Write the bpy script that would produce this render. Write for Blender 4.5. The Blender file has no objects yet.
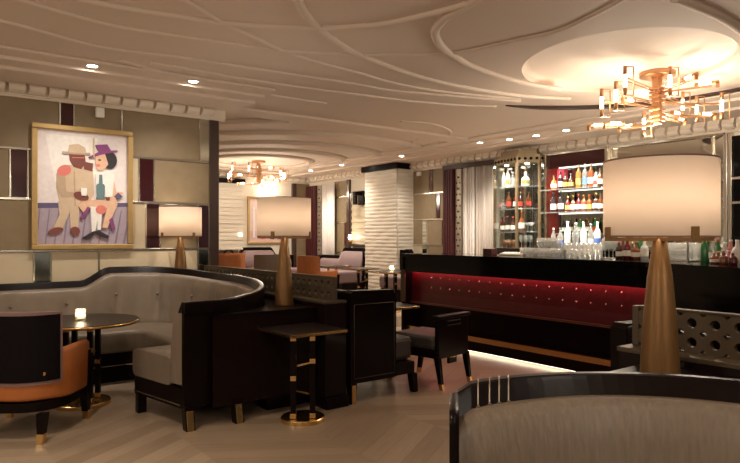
import bpy, bmesh, math, random
from mathutils import Vector, Matrix
random.seed(7)
C = bpy.context.scene.collection
scene = bpy.context.scene
PI = math.pi

# ------------------------------------------------------------------ camera
F, CX, HY, CH = 627.0, 370.0, 236.0, 1.32
FX, FY = 0.605, 0.7962
cam = bpy.data.cameras.new('camera')
cam_o = bpy.data.objects.new('camera', cam); C.objects.link(cam_o)
cam_o.location = (0, 0, CH)
cam_o.rotation_euler = (PI/2, 0, -math.atan2(FX, FY))
cam.sensor_width = 36; cam.lens = F/740*36; cam.shift_y = 4.5/740
cam.clip_start = 0.05
scene.camera = cam_o

# ------------------------------------------------------------------ world, exposure
w = bpy.data.worlds.new('world'); scene.world = w; w.use_nodes = True
w.node_tree.nodes['Background'].inputs[0].default_value = (1, .82, .66, 1)
w.node_tree.nodes['Background'].inputs[1].default_value = 0.09
scene.view_settings.view_transform = 'Standard'
scene.view_settings.look = 'None'
scene.view_settings.gamma = 1
scene.view_settings.use_curve_mapping = False
scene.view_settings.exposure = 1.2

# ------------------------------------------------------------------ light levels (lamps and added fill lights)
WARM = (1.0, 0.85, 0.68)
P_CHAND = 14      # W per point lamp inside a chandelier
P_LAMP = 3.0        # W table lamp
P_DOWN = 55       # W recessed downlight spot
E_BULB = 5
P_FILL = 29     # W per added fill light out of view, no fixture

# ------------------------------------------------------------------ helpers
def ray(px, py):
    t = (px-CX)/F; s = -(py-HY)/F
    return (FX+FY*t, FY-FX*t, s)
def onX(px, py, X):
    r = ray(px, py); d = X/r[0]; return Vector((X, r[1]*d, CH+r[2]*d))
def onY(px, py, Y):
    r = ray(px, py); d = Y/r[1]; return Vector((r[0]*d, Y, CH+r[2]*d))
def onZ(px, py, Z):
    r = ray(px, py); d = (Z-CH)/r[2]; return Vector((r[0]*d, r[1]*d, Z))
def yX(px, X): return onX(px, 200, X).y
def xY(px, Y): return onY(px, 200, Y).x

MATS = {}
def mat(name, col, rough=.5, metal=0.0, coat=0.0, var=.12, nscale=12.0, bump=0.0, bscale=60.0,
        emit=None, estr=0.0, trans=0.0, stretch=(1, 1, 1), spec=.5, sheen=0.0):
    if name in MATS: return MATS[name]
    m = bpy.data.materials.new(name); m.use_nodes = True
    nt = m.node_tree; b = nt.nodes['Principled BSDF']
    tc = nt.nodes.new('ShaderNodeTexCoord'); mp = nt.nodes.new('ShaderNodeMapping')
    mp.inputs['Scale'].default_value = stretch
    nt.links.new(tc.outputs['Object'], mp.inputs[0])
    nz = nt.nodes.new('ShaderNodeTexNoise'); nz.inputs['Scale'].default_value = nscale
    nz.inputs['Detail'].default_value = 4
    nt.links.new(mp.outputs[0], nz.inputs['Vector'])
    mx = nt.nodes.new('ShaderNodeMix'); mx.data_type = 'RGBA'
    c0 = tuple(max(0, c*(1-var)) for c in col)+(1,); c1 = tuple(min(1, c*(1+var)) for c in col)+(1,)
    mx.inputs['A'].default_value = c0; mx.inputs['B'].default_value = c1
    nt.links.new(nz.outputs['Fac'], mx.inputs['Factor'])
    nt.links.new(mx.outputs['Result'], b.inputs['Base Color'])
    b.inputs['Roughness'].default_value = rough; b.inputs['Metallic'].default_value = metal
    b.inputs['Coat Weight'].default_value = coat; b.inputs['Coat Roughness'].default_value = .08
    b.inputs['Specular IOR Level'].default_value = spec
    b.inputs['Transmission Weight'].default_value = trans
    if sheen: b.inputs['Sheen Weight'].default_value = sheen
    if bump:
        n2 = nt.nodes.new('ShaderNodeTexNoise'); n2.inputs['Scale'].default_value = bscale
        nt.links.new(mp.outputs[0], n2.inputs['Vector'])
        bp = nt.nodes.new('ShaderNodeBump'); bp.inputs['Strength'].default_value = bump
        bp.inputs['Distance'].default_value = .01
        nt.links.new(n2.outputs['Fac'], bp.inputs['Height']); nt.links.new(bp.outputs[0], b.inputs['Normal'])
    if emit:
        b.inputs['Emission Color'].default_value = tuple(emit)+(1,); b.inputs['Emission Strength'].default_value = estr
    MATS[name] = m; return m

def glass_mat(name, tint=(1, 1, 1), refl=.08, milk=0.0, rough=.02):
    if name in MATS: return MATS[name]
    m = bpy.data.materials.new(name); m.use_nodes = True
    nt = m.node_tree; nt.nodes.remove(nt.nodes['Principled BSDF'])
    out = nt.nodes['Material Output']
    t = nt.nodes.new('ShaderNodeBsdfTransparent'); t.inputs[0].default_value = tuple(tint)+(1,)
    g = nt.nodes.new('ShaderNodeBsdfGlossy'); g.inputs['Roughness'].default_value = rough
    lw = nt.nodes.new('ShaderNodeLayerWeight'); lw.inputs[0].default_value = .25
    mr = nt.nodes.new('ShaderNodeMapRange'); mr.inputs['To Min'].default_value = refl; mr.inputs['To Max'].default_value = .9
    nt.links.new(lw.outputs['Facing'], mr.inputs[0])
    mx = nt.nodes.new('ShaderNodeMixShader'); nt.links.new(mr.outputs[0], mx.inputs[0])
    nt.links.new(t.outputs[0], mx.inputs[1]); nt.links.new(g.outputs[0], mx.inputs[2])
    last = mx
    if milk:
        d = nt.nodes.new('ShaderNodeBsdfDiffuse'); d.inputs[0].default_value = (.85, .87, .85, 1)
        nz = nt.nodes.new('ShaderNodeTexNoise'); nz.inputs['Scale'].default_value = 30
        m2 = nt.nodes.new('ShaderNodeMath'); m2.operation = 'MULTIPLY'; m2.inputs[1].default_value = milk*2
        nt.links.new(nz.outputs['Fac'], m2.inputs[0])
        mx2 = nt.nodes.new('ShaderNodeMixShader'); nt.links.new(m2.outputs[0], mx2.inputs[0])
        nt.links.new(mx.outputs[0], mx2.inputs[1]); nt.links.new(d.outputs[0], mx2.inputs[2]); last = mx2
    nt.links.new(last.outputs[0], out.inputs[0])
    MATS[name] = m; return m

def shade_mat(name, col):
    m = bpy.data.materials.new(name); m.use_nodes = True
    nt = m.node_tree; nt.nodes.remove(nt.nodes['Principled BSDF'])
    out = nt.nodes['Material Output']
    tc = nt.nodes.new('ShaderNodeTexCoord'); mp = nt.nodes.new('ShaderNodeMapping'); mp.inputs['Scale'].default_value = (1, 1, 8)
    nz = nt.nodes.new('ShaderNodeTexNoise'); nz.inputs['Scale'].default_value = 60
    nt.links.new(tc.outputs['Object'], mp.inputs[0]); nt.links.new(mp.outputs[0], nz.inputs['Vector'])
    mxc = nt.nodes.new('ShaderNodeMix'); mxc.data_type = 'RGBA'
    mxc.inputs['A'].default_value = tuple(c*.96 for c in col)+(1,); mxc.inputs['B'].default_value = tuple(col)+(1,)
    nt.links.new(nz.outputs['Fac'], mxc.inputs['Factor'])
    d = nt.nodes.new('ShaderNodeBsdfDiffuse'); t = nt.nodes.new('ShaderNodeBsdfTranslucent')
    nt.links.new(mxc.outputs['Result'], d.inputs[0]); nt.links.new(mxc.outputs['Result'], t.inputs[0])
    mx = nt.nodes.new('ShaderNodeMixShader'); mx.inputs[0].default_value = .55
    nt.links.new(d.outputs[0], mx.inputs[1]); nt.links.new(t.outputs[0], mx.inputs[2])
    nt.links.new(mx.outputs[0], out.inputs[0])
    return m

def floor_mat():
    m = bpy.data.materials.new('oak_chevron'); m.use_nodes = True
    nt = m.node_tree; b = nt.nodes['Principled BSDF']; L = nt.links.new
    tc = nt.nodes.new('ShaderNodeTexCoord'); sp = nt.nodes.new('ShaderNodeSeparateXYZ')
    mp = nt.nodes.new('ShaderNodeMapping'); mp.inputs['Rotation'].default_value = (0, 0, .0)
    L(tc.outputs['Object'], mp.inputs[0]); L(mp.outputs[0], sp.inputs[0])
    def M(op, a, b2=None):
        n = nt.nodes.new('ShaderNodeMath'); n.operation = op
        for i, v in enumerate((a, b2)):
            if v is None: continue
            if isinstance(v, (int, float)): n.inputs[i].default_value = v
            else: L(v, n.inputs[i])
        return n.outputs[0]
    W, PW = .75, .16
    pp = M('PINGPONG', sp.outputs['X'], W)
    yy = M('DIVIDE', M('ADD', sp.outputs['Y'], M('MULTIPLY', pp, .62)), PW)
    col = M('FLOOR', M('DIVIDE', sp.outputs['X'], W)); row = M('FLOOR', yy)
    cb = nt.nodes.new('ShaderNodeCombineXYZ'); L(col, cb.inputs[0]); L(row, cb.inputs[1])
    wn = nt.nodes.new('ShaderNodeTexWhiteNoise'); wn.noise_dimensions = '2D'; L(cb.outputs[0], wn.inputs['Vector'])
    gv = nt.nodes.new('ShaderNodeCombineXYZ'); L(M('MULTIPLY', pp, 2.0), gv.inputs[0]); L(M('MULTIPLY', yy, 4.0), gv.inputs[1]); L(wn.outputs['Value'], gv.inputs[2])
    gn = nt.nodes.new('ShaderNodeTexNoise'); gn.inputs['Scale'].default_value = 2.2; gn.inputs['Detail'].default_value = 6; L(gv.outputs[0], gn.inputs['Vector'])
    f = M('ADD', M('MULTIPLY', wn.outputs['Value'], .5), M('MULTIPLY', gn.outputs['Fac'], .5))
    cr = nt.nodes.new('ShaderNodeValToRGB'); L(f, cr.inputs[0])
    cr.color_ramp.elements[0].position = .15; cr.color_ramp.elements[0].color = (.235, .165, .108, 1)
    cr.color_ramp.elements[1].position = .85; cr.color_ramp.elements[1].color = (.38, .285, .20, 1)
    fr = M('FRACT', yy); gap = M('LESS_THAN', M('MINIMUM', fr, M('SUBTRACT', 1.0, fr)), .012)
    mx = nt.nodes.new('ShaderNodeMix'); mx.data_type = 'RGBA'; L(gap, mx.inputs['Factor']); L(cr.outputs[0], mx.inputs['A']); mx.inputs['B'].default_value = (.16, .12, .085, 1)
    L(mx.outputs['Result'], b.inputs['Base Color'])
    b.inputs['Roughness'].default_value = .38
    return m

LACQ = mat('dark_lacquer', (.006, .003, .0028), .28, coat=.0, var=.3, spec=.1)
WOODK = mat('dark_stained_wood', (.009, .004, .0035), .35, coat=.1, var=.3, stretch=(6, 6, 1), spec=.1)
TAUPE = mat('taupe_leather', (.172, .133, .096), .40, var=.16, nscale=4, bump=.6, bscale=7, stretch=(1.6, 1.6, .5))
FRONTF = mat('taupe_woven_leather', (.140, .106, .075), .48, var=.30, nscale=16, bump=.35, bscale=9, stretch=(5, 5, .6))
TABLEB = mat('table_black', (.012, .007, .006), .3, spec=.15, var=.3)
TAUPE2 = mat('taupe_leather_far', (.40, .345, .285), .42, var=.12, nscale=3, bump=.25, bscale=14)
BROWNL = mat('dark_brown_leather', (.045, .034, .030), .38, var=.15, bump=.2, bscale=18)
ORANGE = mat('orange_leather', (.40, .125, .028), .45, var=.12, bump=.15, bscale=40)
MAUVE = mat('mauve_leather', (.20, .12, .11), .5)
DARKF = mat('black_fabric', (.006, .004, .005), .8, bump=.3, bscale=200, spec=.08)
PINK = mat('mauve_pink_velvet', (.18, .108, .106), .6, sheen=.3, var=.1, nscale=5)
BRASS = mat('brass', (.72, .47, .19), .25, metal=1, var=.08)
ROSEB = mat('rose_brass', (.56, .31, .16), .4, metal=1, var=.06)
BRONZE = mat('bronze', (.066, .044, .022), .55, metal=.25, var=.2)
LAMPW = mat('brushed_antique_brass', (.21, .108, .036), .40, metal=.5, var=.35, stretch=(14, 14, .6))
CHROME = mat('nickel_trim', (.62, .58, .50), .22, metal=1)
STEEL = mat('steel', (.6, .6, .58), .3, metal=1)
PLASTER = mat('ceiling_plaster', (.73, .61, .51), .7, var=.02, nscale=3)
PLASTER2 = mat('cornice_plaster', (.77, .68, .57), .65, var=.03)
CREAM = mat('cream_wall', (.74, .67, .56), .6, var=.03)
SHAG = mat('shagreen_panel', (.245, .182, .105), .45, var=.18, nscale=9, bump=.35, bscale=160)
PALE = mat('pale_vellum_panel', (.56, .47, .33), .4, var=.1, nscale=5)
BURG = mat('burgundy_lacquer', (.035, .004, .007), .12, coat=.7, var=.2)
BROWNP = mat('brown_post', (.045, .022, .015), .3, coat=.3)
RED = mat('red_leather', (.06, .004, .006), .34, var=.25, nscale=14, stretch=(3, 3, .2), bump=.1, bscale=30)
REDW = mat('red_lacquer_panel', (.13, .010, .007), .25, coat=.5, var=.25)
BLACKG = mat('black_gloss', (.004, .0035, .0035), .09, coat=.0, var=.2, spec=.16)
MIRROR = mat('mirror', (.78, .80, .74), .03, metal=1, var=.01)
AMIRROR = mat('antique_mirror', (.62, .66, .60), .10, metal=1, var=.15, nscale=6)
SHEER = mat('sheer_curtain', (.60, .53, .47), .7, var=.1, nscale=40, stretch=(1, 1, .1))
SHEERL = mat('silver_curtain', (.85, .80, .76), .5, var=.15, nscale=30, stretch=(1, 1, .2))
REDDRAPE = mat('red_drape', (.06, .005, .007), .6, var=.3)
BEAD = mat('pewter_screen', (.40, .35, .28), .35, metal=.6)
WAVE = mat('white_wave_panel', (.74, .68, .58), .5, var=.03)
FLOOR = floor_mat()
SHADE = shade_mat('linen_shade', (.88, .78, .68))
GLASS = glass_mat('clear_glass', (.97, .98, .97), .12, milk=.22)
PANE = glass_mat('glass_pane', (.97, .99, .98), .02)
SHELFG = glass_mat('glass_shelf', (.80, .92, .88), .15, milk=.12)
WHITE = mat('white_plastic', (.8, .78, .73), .5)
PAPER = mat('label_paper', (.82, .78, .70), .6)
BULB = mat('bulb_glow', (1, .85, .6), .4, emit=(1, .84, .62), estr=E_BULB)
DOWNL = mat('downlight_glow', (1, .95, .85), .4, emit=(1, .92, .80), estr=45)
LEDW = mat('white_led', (1, 1, 1), .4, emit=(1, .96, .88), estr=.8)
LEDR = mat('red_led', (1, .4, .4), .4, emit=(1, .20, .22), estr=10)
FLAME = mat('candle_flame', (1, .8, .4), .4, emit=(1, .72, .36), estr=60)

class MB:
    def __init__(s): s.v = []; s.f = []; s.m = []; s.mats = []; s.sm = []
    def mi(s, m):
        if m not in s.mats: s.mats.append(m)
        return s.mats.index(m)
    def add(s, vs, fs, m, smooth=False):
        o = len(s.v); k = s.mi(m)
        s.v += [tuple(v) for v in vs]
        for f in fs: s.f.append([i+o for i in f]); s.m.append(k); s.sm.append(smooth)
        return s
    def box(s, x0, x1, y0, y1, z0, z1, m, bev=0.0, M=None, seg=2):
        bm = bmesh.new()
        bmesh.ops.create_cube(bm, size=1)
        for v in bm.verts:
            v.co = Vector(((x0+x1)/2+v.co.x*(x1-x0), (y0+y1)/2+v.co.y*(y1-y0), (z0+z1)/2+v.co.z*(z1-z0)))
        if bev: bmesh.ops.bevel(bm, geom=list(bm.edges), offset=bev, segments=seg, affect='EDGES', profile=.5)
        if M is not None: bm.transform(M)
        bm.verts.index_update()
        s.add([v.co.copy() for v in bm.verts], [[v.index for v in f.verts] for f in bm.faces], m)
        bm.free(); return s
    def grid(s, rows, m, cu=False, cv=False, smooth=True, cap=False):
        n = len(rows); k = len(rows[0]); vs = [p for r in rows for p in r]; fs = []
        for i in range(n if cv else n-1):
            for j in range(k if cu else k-1):
                a = i*k+j; b = i*k+(j+1) % k; i2 = (i+1) % n
                fs.append([a, b, i2*k+(j+1) % k, i2*k+j])
        s.add(vs, fs, m, smooth)
        if cap:
            s.add(rows[0], [list(range(k))[::-1]], m); s.add(rows[-1], [list(range(k))], m)
        return s
    def lathe(s, prof, m, c=(0, 0, 0), seg=20, smooth=True):
        rows = []
        for r, z in prof:
            rows.append([(c[0]+r*math.cos(2*PI*i/seg), c[1]+r*math.sin(2*PI*i/seg), c[2]+z) for i in range(seg)])
        return s.grid(rows, m, cu=True, smooth=smooth)
    def cyl(s, p0, p1, r, m, seg=12, r1=None, smooth=True):
        p0 = Vector(p0); p1 = Vector(p1); d = (p1-p0).normalized()
        u = d.orthogonal().normalized(); v = d.cross(u)
        if r1 is None: r1 = r
        rows = [[p+(u*math.cos(2*PI*i/seg)+v*math.sin(2*PI*i/seg))*rr for i in range(seg)] for p, rr in ((p0, r), (p1, r1))]
        s.grid(rows, m, cu=True, smooth=smooth)
        s.add(rows[0], [list(range(seg))[::-1]], m); s.add(rows[1], [list(range(seg))], m); return s
    def bar(s, p0, p1, a, b, m, up=(0, 0, 1)):
        p0 = Vector(p0); p1 = Vector(p1); d = (p1-p0).normalized(); up = Vector(up)
        if abs(d.dot(up)) > .95: up = Vector((1, 0, 0))
        u = d.cross(up).normalized(); v = u.cross(d)
        q = [(-a, -b), (a, -b), (a, b), (-a, b)]
        rows = [[p+u*x/2+v*y/2 for x, y in q] for p in (p0, p1)]
        s.grid(rows, m, cu=True, smooth=False, cap=True); return s
    def prism(s, pts, z0, z1, m, M=None, smooth=False):
        n = len(pts)
        a = [Vector((x, y, z0)) for x, y in pts]; b = [Vector((x, y, z1)) for x, y in pts]
        if M is not None: a = [M @ p for p in a]; b = [M @ p for p in b]
        s.add(a+b, [[i, (i+1) % n, n+(i+1) % n, n+i] for i in range(n)], m, smooth)
        s.add(a, [list(range(n))[::-1]], m); s.add(b, [list(range(n))], m); return s
    def ball(s, c, r, m, sx=1, sy=1, sz=1, seg=12):
        prof = [(r*math.sin(PI*i/8)+1e-5, -r*math.cos(PI*i/8)) for i in range(9)]
        rows = [[(c[0]+rr*sx*math.cos(2*PI*i/seg), c[1]+rr*sy*math.sin(2*PI*i/seg), c[2]+z*sz) for i in range(seg)] for rr, z in prof]
        return s.grid(rows, m, cu=True)
    def build(s, name, parent=None, loc=None, recalc=True):
        me = bpy.data.meshes.new(name); me.from_pydata(s.v, [], s.f)
        for m in s.mats: me.materials.append(m)
        me.polygons.foreach_set('material_index', s.m); me.polygons.foreach_set('use_smooth', s.sm)
        if recalc:
            bm = bmesh.new(); bm.from_mesh(me); bmesh.ops.remove_doubles(bm, verts=bm.verts, dist=1e-6)
            bmesh.ops.recalc_face_normals(bm, faces=bm.faces); bm.to_mesh(me); bm.free()
        me.update()
        o = bpy.data.objects.new(name, me); C.objects.link(o)
        if parent: o.parent = parent
        if loc is not None: o.location = loc
        return o

def tag(o, label, cat, group=None, kind=None):
    if label: o['label'] = label
    if cat: o['category'] = cat
    if group: o['group'] = group
    if kind: o['kind'] = kind
    return o
def thing(name, label, cat, loc=(0, 0, 0), rz=0, group=None):
    o = bpy.data.objects.new(name, None); C.objects.link(o); o.empty_display_size = .1
    o.location = loc; o.rotation_euler = (0, 0, rz)
    return tag(o, label, cat, group)
def struct(o, label=None): o['kind'] = 'structure'; return o
def dup(root, loc, rz, label=None, group=None):
    r = root.copy(); C.objects.link(r); r.location = loc; r.rotation_euler = (0, 0, rz)
    if label: r['label'] = label
    if group: r['group'] = group
    for ch in list(root.children):
        c = ch.copy(); C.objects.link(c); c.parent = r
        for g in list(ch.children):
            d = g.copy(); C.objects.link(d); d.parent = c
    return r
ORD = ['first', 'second', 'third', 'fourth', 'fifth', 'sixth', 'seventh', 'eighth', 'ninth', 'tenth', 'eleventh', 'twelfth',
       'thirteenth', 'fourteenth', 'fifteenth', 'sixteenth', 'seventeenth', 'eighteenth', 'nineteenth', 'twentieth']

def point(parent, loc, watts, col=WARM, r=.04):
    l = bpy.data.lights.new('lamp_light', 'POINT'); l.energy = watts; l.color = col; l.shadow_soft_size = r
    o = bpy.data.objects.new('lamp_light', l); C.objects.link(o); o.location = loc
    if parent: o.parent = parent
    return o
def spot(parent, loc, watts, col=WARM, angle=100, blend=.8, r=.04, aim=None):
    l = bpy.data.lights.new('spot_light', 'SPOT'); l.energy = watts; l.color = col; l.shadow_soft_size = r
    l.spot_size = math.radians(angle); l.spot_blend = blend
    o = bpy.data.objects.new('spot_light', l); C.objects.link(o); o.location = loc
    if aim is not None: o.rotation_euler = (Vector(aim)-Vector((0, 0, 0))).to_track_quat('-Z', 'Y').to_euler()
    if parent: o.parent = parent
    return o

# path tools
def fillet_path(pts, rad, step=.06, res_len=.15):
    out = [Vector(pts[0])]
    for i in range(1, len(pts)-1):
        p, a, b = Vector(pts[i]), Vector(pts[i-1]), Vector(pts[i+1])
        r = rad[i-1] if isinstance(rad, (list, tuple)) else rad
        u = (a-p).normalized(); v = (b-p).normalized()
        ang = u.angle(v); t = r/math.tan(ang/2)
        s, e = p+u*t, p+v*t
        c = p+(u+v).normalized()*(r/math.sin(ang/2))
        a0 = math.atan2(s.y-c.y, s.x-c.x); a1 = math.atan2(e.y-c.y, e.x-c.x)
        d = (a1-a0+PI) % (2*PI)-PI
        n = max(4, int(abs(d)*r/step))
        for k in range(n+1):
            q = a0+d*k/n; out.append(Vector((c.x+r*math.cos(q), c.y+r*math.sin(q))))
    out.append(Vector(pts[-1]))
    res = [out[0]]
    for p in out[1:]:
        L = (p-res[-1]).length
        if L < 1e-4: continue
        k = max(1, int(L/res_len))
        q0 = res[-1].copy()
        for j in range(1, k+1): res.append(q0.lerp(p, j/k))
    return res
ENDCUT = {}
def normals(path):
    """left-hand normals of a polyline; a path may start with a slanted end cut"""
    if id(path) in ENDCUT: return ENDCUT[id(path)]
    ns = []
    for i, p in enumerate(path):
        d = Vector((0, 0))
        if i > 0: d += (p-path[i-1]).normalized()
        if i < len(path)-1: d += (path[i+1]-p).normalized()
        d.normalize(); ns.append(Vector((-d.y, d.x)))
    return ns
def arclen(path):
    s = [0]
    for i in range(1, len(path)): s.append(s[-1]+(path[i]-path[i-1]).length)
    return s
def sweep(mb, path, prof, m, smooth=True, cap=True, i0=0, i1=None):
    """prof(i) -> closed list of (offset along left normal, z)"""
    ns = normals(path); rows = []
    rng = range(i0, len(path) if i1 is None else i1)
    for i in rng:
        rows.append([(path[i].x+ns[i].x*o, path[i].y+ns[i].y*o, z) for o, z in prof(i)])
    mb.grid(rows, m, cu=True, smooth=smooth)
    if cap: mb.add(rows[0], [list(range(len(rows[0])))], m); mb.add(rows[-1], [list(range(len(rows[0])))], m)
    return mb
def rrect(o0, o1, z0, z1, r, n=4):
    """rounded rectangle profile"""
    pts = []
    for cx, cz, a in ((o1-r, z1-r, 0), (o0+r, z1-r, PI/2), (o0+r, z0+r, PI), (o1-r, z0+r, 1.5*PI)):
        for k in range(n+1):
            q = a+PI/2*k/n; pts.append((cx+r*math.cos(q), cz+r*math.sin(q)))
    return pts

# ================================================================== ROOM SHELL
ZC = 2.80
struct(MB().box(-4, 8.2, -4, 13.2, -.1, 0, FLOOR).build('floor'))
struct(MB().box(3.0, 8.0, 7.0, 12.95, 0, .15, FLOOR).build('platform'))
# ceiling with a recessed disc over the bar lounge
MC = Vector((5.05, 3.0)); MU = Vector((5.05, 3.0)).normalized(); MV = Vector((-MU.y, MU.x)); MA, MBX = 1.02, .86
def oval(a, k=1.0, add=0.0): return MC+MU*((MA*k+add)*math.cos(a))+MV*((MBX*k+add)*math.sin(a))
mb = MB(); hs = 1.2
def cbox(x0, x1, y0, y1): mb.add([(x0, y0, ZC), (x1, y0, ZC), (x1, y1, ZC), (x0, y1, ZC)], [[0, 1, 2, 3]], PLASTER)
cbox(-4, MC.x-hs, -4, 13.2); cbox(MC.x+hs, 8.2, -4, 13.2); cbox(MC.x-hs, MC.x+hs, -4, MC.y-hs); cbox(MC.x-hs, MC.x+hs, MC.y+hs, 13.2)
NS = 72; ring, sq = [], []
for i in range(NS):
    p = oval(2*PI*i/NS); d = p-MC; k = hs/max(abs(d.x), abs(d.y))
    ring.append((p.x, p.y, ZC)); sq.append((MC.x+d.x*k, MC.y+d.y*k, ZC))
for cx in (-1, 1):
    for cy in (-1, 1):
        c = (MC.x+cx*hs, MC.y+cy*hs, ZC); k = min(range(NS), key=lambda i: (sq[i][0]-c[0])**2+(sq[i][1]-c[1])**2); sq[k] = c
mb.grid([sq, ring], PLASTER, cu=True, smooth=False)
mb.grid([[tuple(oval(2*PI*i/NS, k, ad))+(z,) for i in range(NS)] for k, ad, z in
         ((1, 0, ZC), (1, -.006, ZC+.03), (1, 0, ZC+.045), (1, -.02, ZC+.07), (1, -.06, ZC+.085), (.4, 0, ZC+.09), (.001, 0, ZC+.09))], PLASTER, cu=True)
mb.box(-4, 8.2, -4, 13.2, ZC+.12, ZC+.2, PLASTER)
struct(mb.build('ceiling', recalc=False))
struct(MB().box(-4, 2.86, 6.6, 6.75, 0, ZC, CREAM).build('wall_left'))
struct(MB().box(2.72, 2.86, 6.75, 13.0, 0, ZC, CREAM).build('wall_side'))
struct(MB().box(2.7, 8.2, 12.95, 13.1, 0, ZC, CREAM).build('wall_back'))
struct(MB().box(8.0, 8.2, -4, 13.1, 0, ZC, CREAM).build('wall_right'))

TN = [0]
def trim(mb, label=None):
    TN[0] += 1
    return struct(mb.build('trim_%d' % TN[0]))
# perimeter terraces
for y, z in ((5.58, 2.775), (5.80, 2.745), (6.02, 2.715)):
    b = MB(); b.box(-4, 3.05, y, 6.6, z, ZC-.001, PLASTER, .008); trim(b)
for x, z in ((6.86, 2.775), (7.06, 2.745), (7.42, 2.715)):
    b = MB(); b.box(x, 8.0, -2, 12.95, z, ZC-.001, PLASTER, .008); trim(b)
for y, z in ((12.2, 2.77), (12.45, 2.73)):
    b = MB(); b.box(2.86, 7.0, y, 12.95, z, ZC-.001, PLASTER, .008); trim(b)
# cornices: a cove with a row of rounded dentils
def cornice(p0, p1, nrm, zb, pitch=.166, h=.135):
    p0 = Vector(p0); p1 = Vector(p1); d = (p1-p0); L = d.length; d.normalize(); nrm = Vector(nrm)
    M = Matrix(((d.x, nrm.x, 0, p0.x), (d.y, nrm.y, 0, p0.y), (0, 0, 1, 0), (0, 0, 0, 1)))
    b = MB()
    b.box(0, L, 0, .035, zb, zb+.02, PLASTER2, .004, M)
    b.box(0, L, 0, .05, zb+.02, 2.72, PLASTER2, 0, M)
    n = int(L/pitch)
    for i in range(n):
        x0 = i*pitch+.016; x1 = (i+1)*pitch-.016
        pr = [(.05, zb+.03), (.085, zb+.035), (.12, zb+.055), (.14, zb+.085), (.125, zb+.105), (.105, 2.716), (.05, 2.716)]
        rows = [[M @ Vector((x, o, z)) for o, z in pr] for x in (x0, x1)]
        b.grid(rows, PLASTER2, cu=True, smooth=False, cap=True)
    trim(b)
cornice((-4, 6.6), (2.95, 6.6), (0, -1), 2.60)
cornice((8.0, 12.9), (8.0, -1), (-1, 0), 2.56)
cornice((2.9, 12.95), (7.9, 12.95), (0, -1), 2.58, .17)

# ceiling ribs (plaster rolls, laid out in nested petals)
def catmull(P, n=8):
    out = []
    for i in range(len(P)-1):
        a = P[max(i-1, 0)]; b = P[i]; c = P[i+1]; d = P[min(i+2, len(P)-1)]
        for k in range(n):
            t = k/n
            out.append(.5*((2*b)+(-a+c)*t+(2*a-5*b+4*c-d)*t*t+(-a+3*b-3*c+d)*t**3))
    out.append(P[-1]); return out
def rib(px, wd=.026, dp=.018, step=False):
    P = catmull([onZ(x, y, ZC).xy for x, y in px])
    if step: pr = [(0, ZC+.002), (wd*.1, ZC-dp), (wd*.25, ZC-dp*.98), (wd, ZC+.002)]
    else: pr = [(-wd, ZC+.002)]+[(-wd*math.cos(PI*k/6), ZC-dp*math.sin(PI*k/6)) for k in range(1, 6)]+[(wd, ZC+.002)]
    trim(sweep(MB(), P, lambda i: pr, PLASTER))
rib([(296, -6), (304, 12), (319, 27), (340, 43), (360, 54), (413, 74), (462, 86), (520, 95), (570, 98)], .032, .028)
rib([(480, -5), (462, 7), (447, 15), (437, 26), (435, 33), (440, 44), (451, 53), (476, 67), (520, 81), (560, 88)], .035, .035)
rib([(-20, -30), (89, 0), (180, 15.8), (224, 22), (277, 26), (319, 27), (360, 25), (389, 22), (437, 11), (476, 0), (490, -6)], .03, .026)
rib([(170, -8), (204, 11), (223, 22.5), (253, 36.5), (282, 50), (326, 64), (360, 73), (389, 81.5), (437, 90.5), (520, 99)])
rib([(-20, -12), (22, 0), (108, 24), (180, 36), (229, 43), (282, 50), (360, 54), (450, 52.5), (520, 39), (559, 30), (590, 16), (620, 0), (630, -8)])
rib([(-20, 16), (20, 25), (103, 47), (180, 57), (253, 68), (302, 75.5), (360, 84.4), (401, 91), (520, 101)])
rib([(150, 62), (248, 79), (302, 87), (360, 94.5), (413, 101), (462, 105), (496, 106)])
rib([(120, 60), (180, 75.5), (265, 93.5), (326, 103)])
rib([(675, -4), (700, 6), (722, 16), (740, 28), (760, 45), (770, 60)], .04, .04)
rib([(349, 128.6), (390, 128.6), (414, 133), (418, 139), (405, 146), (385, 150)], .022, .016)
rib([(400, 121), (430, 123), (450, 131), (444, 139), (424, 147)], .022, .016)
# the far room's terraced rosette over its own chandelier
BC = Vector((5.74, 11.2))
for cx, cy, r in ((5.74, 11.1, .95), (5.74, 10.75, 1.4), (5.74, 10.35, 1.9), (5.7, 9.9, 2.45), (5.65, 9.45, 2.95), (5.6, 9.0, 3.45)):
    P = []
    for k in range(97):
        a = PI/2+2*PI*k/96; p = Vector((cx+r*math.cos(a), cy+r*math.sin(a)))
        P.append(p)
    run = []
    def flush():
        if len(run) > 3:
            pr = [(-.13, ZC+.002), (0, ZC-.045), (.015, ZC-.045), (.02, ZC+.002)]
            trim(sweep(MB(), list(run), lambda i: pr, PLASTER))
    for p in P:
        if 6.95 < p.y < 12.3 and 2.9 < p.x < 7.0: run.append(p)
        else:
            flush(); run = []
    flush()
# flat soffit border between the two rooms
trim(MB().box(2.86, 6.86, 6.6, 6.95, 2.765, ZC-.001, PLASTER, .006))
# curved dark air slot around the rosette
pts = []
for k in range(25):
    a = math.radians(75-k*4.6); pts.append(Vector((MC.x+1.77*math.cos(a), MC.y+1.77*math.sin(a))))
tag(sweep(MB(), pts, lambda i: [(-.10*min(1, i/4+.1), ZC-.012), (.10*min(1, i/4+.1), ZC-.012), (.10*min(1, i/4+.1), ZC-.001), (-.10*min(1, i/4+.1), ZC-.001)],
    mat('slot_dark', (.05, .022, .012), .5)).build('air_slot'), 'long curved dark brown air slot in the white ceiling', 'air vent')

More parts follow.
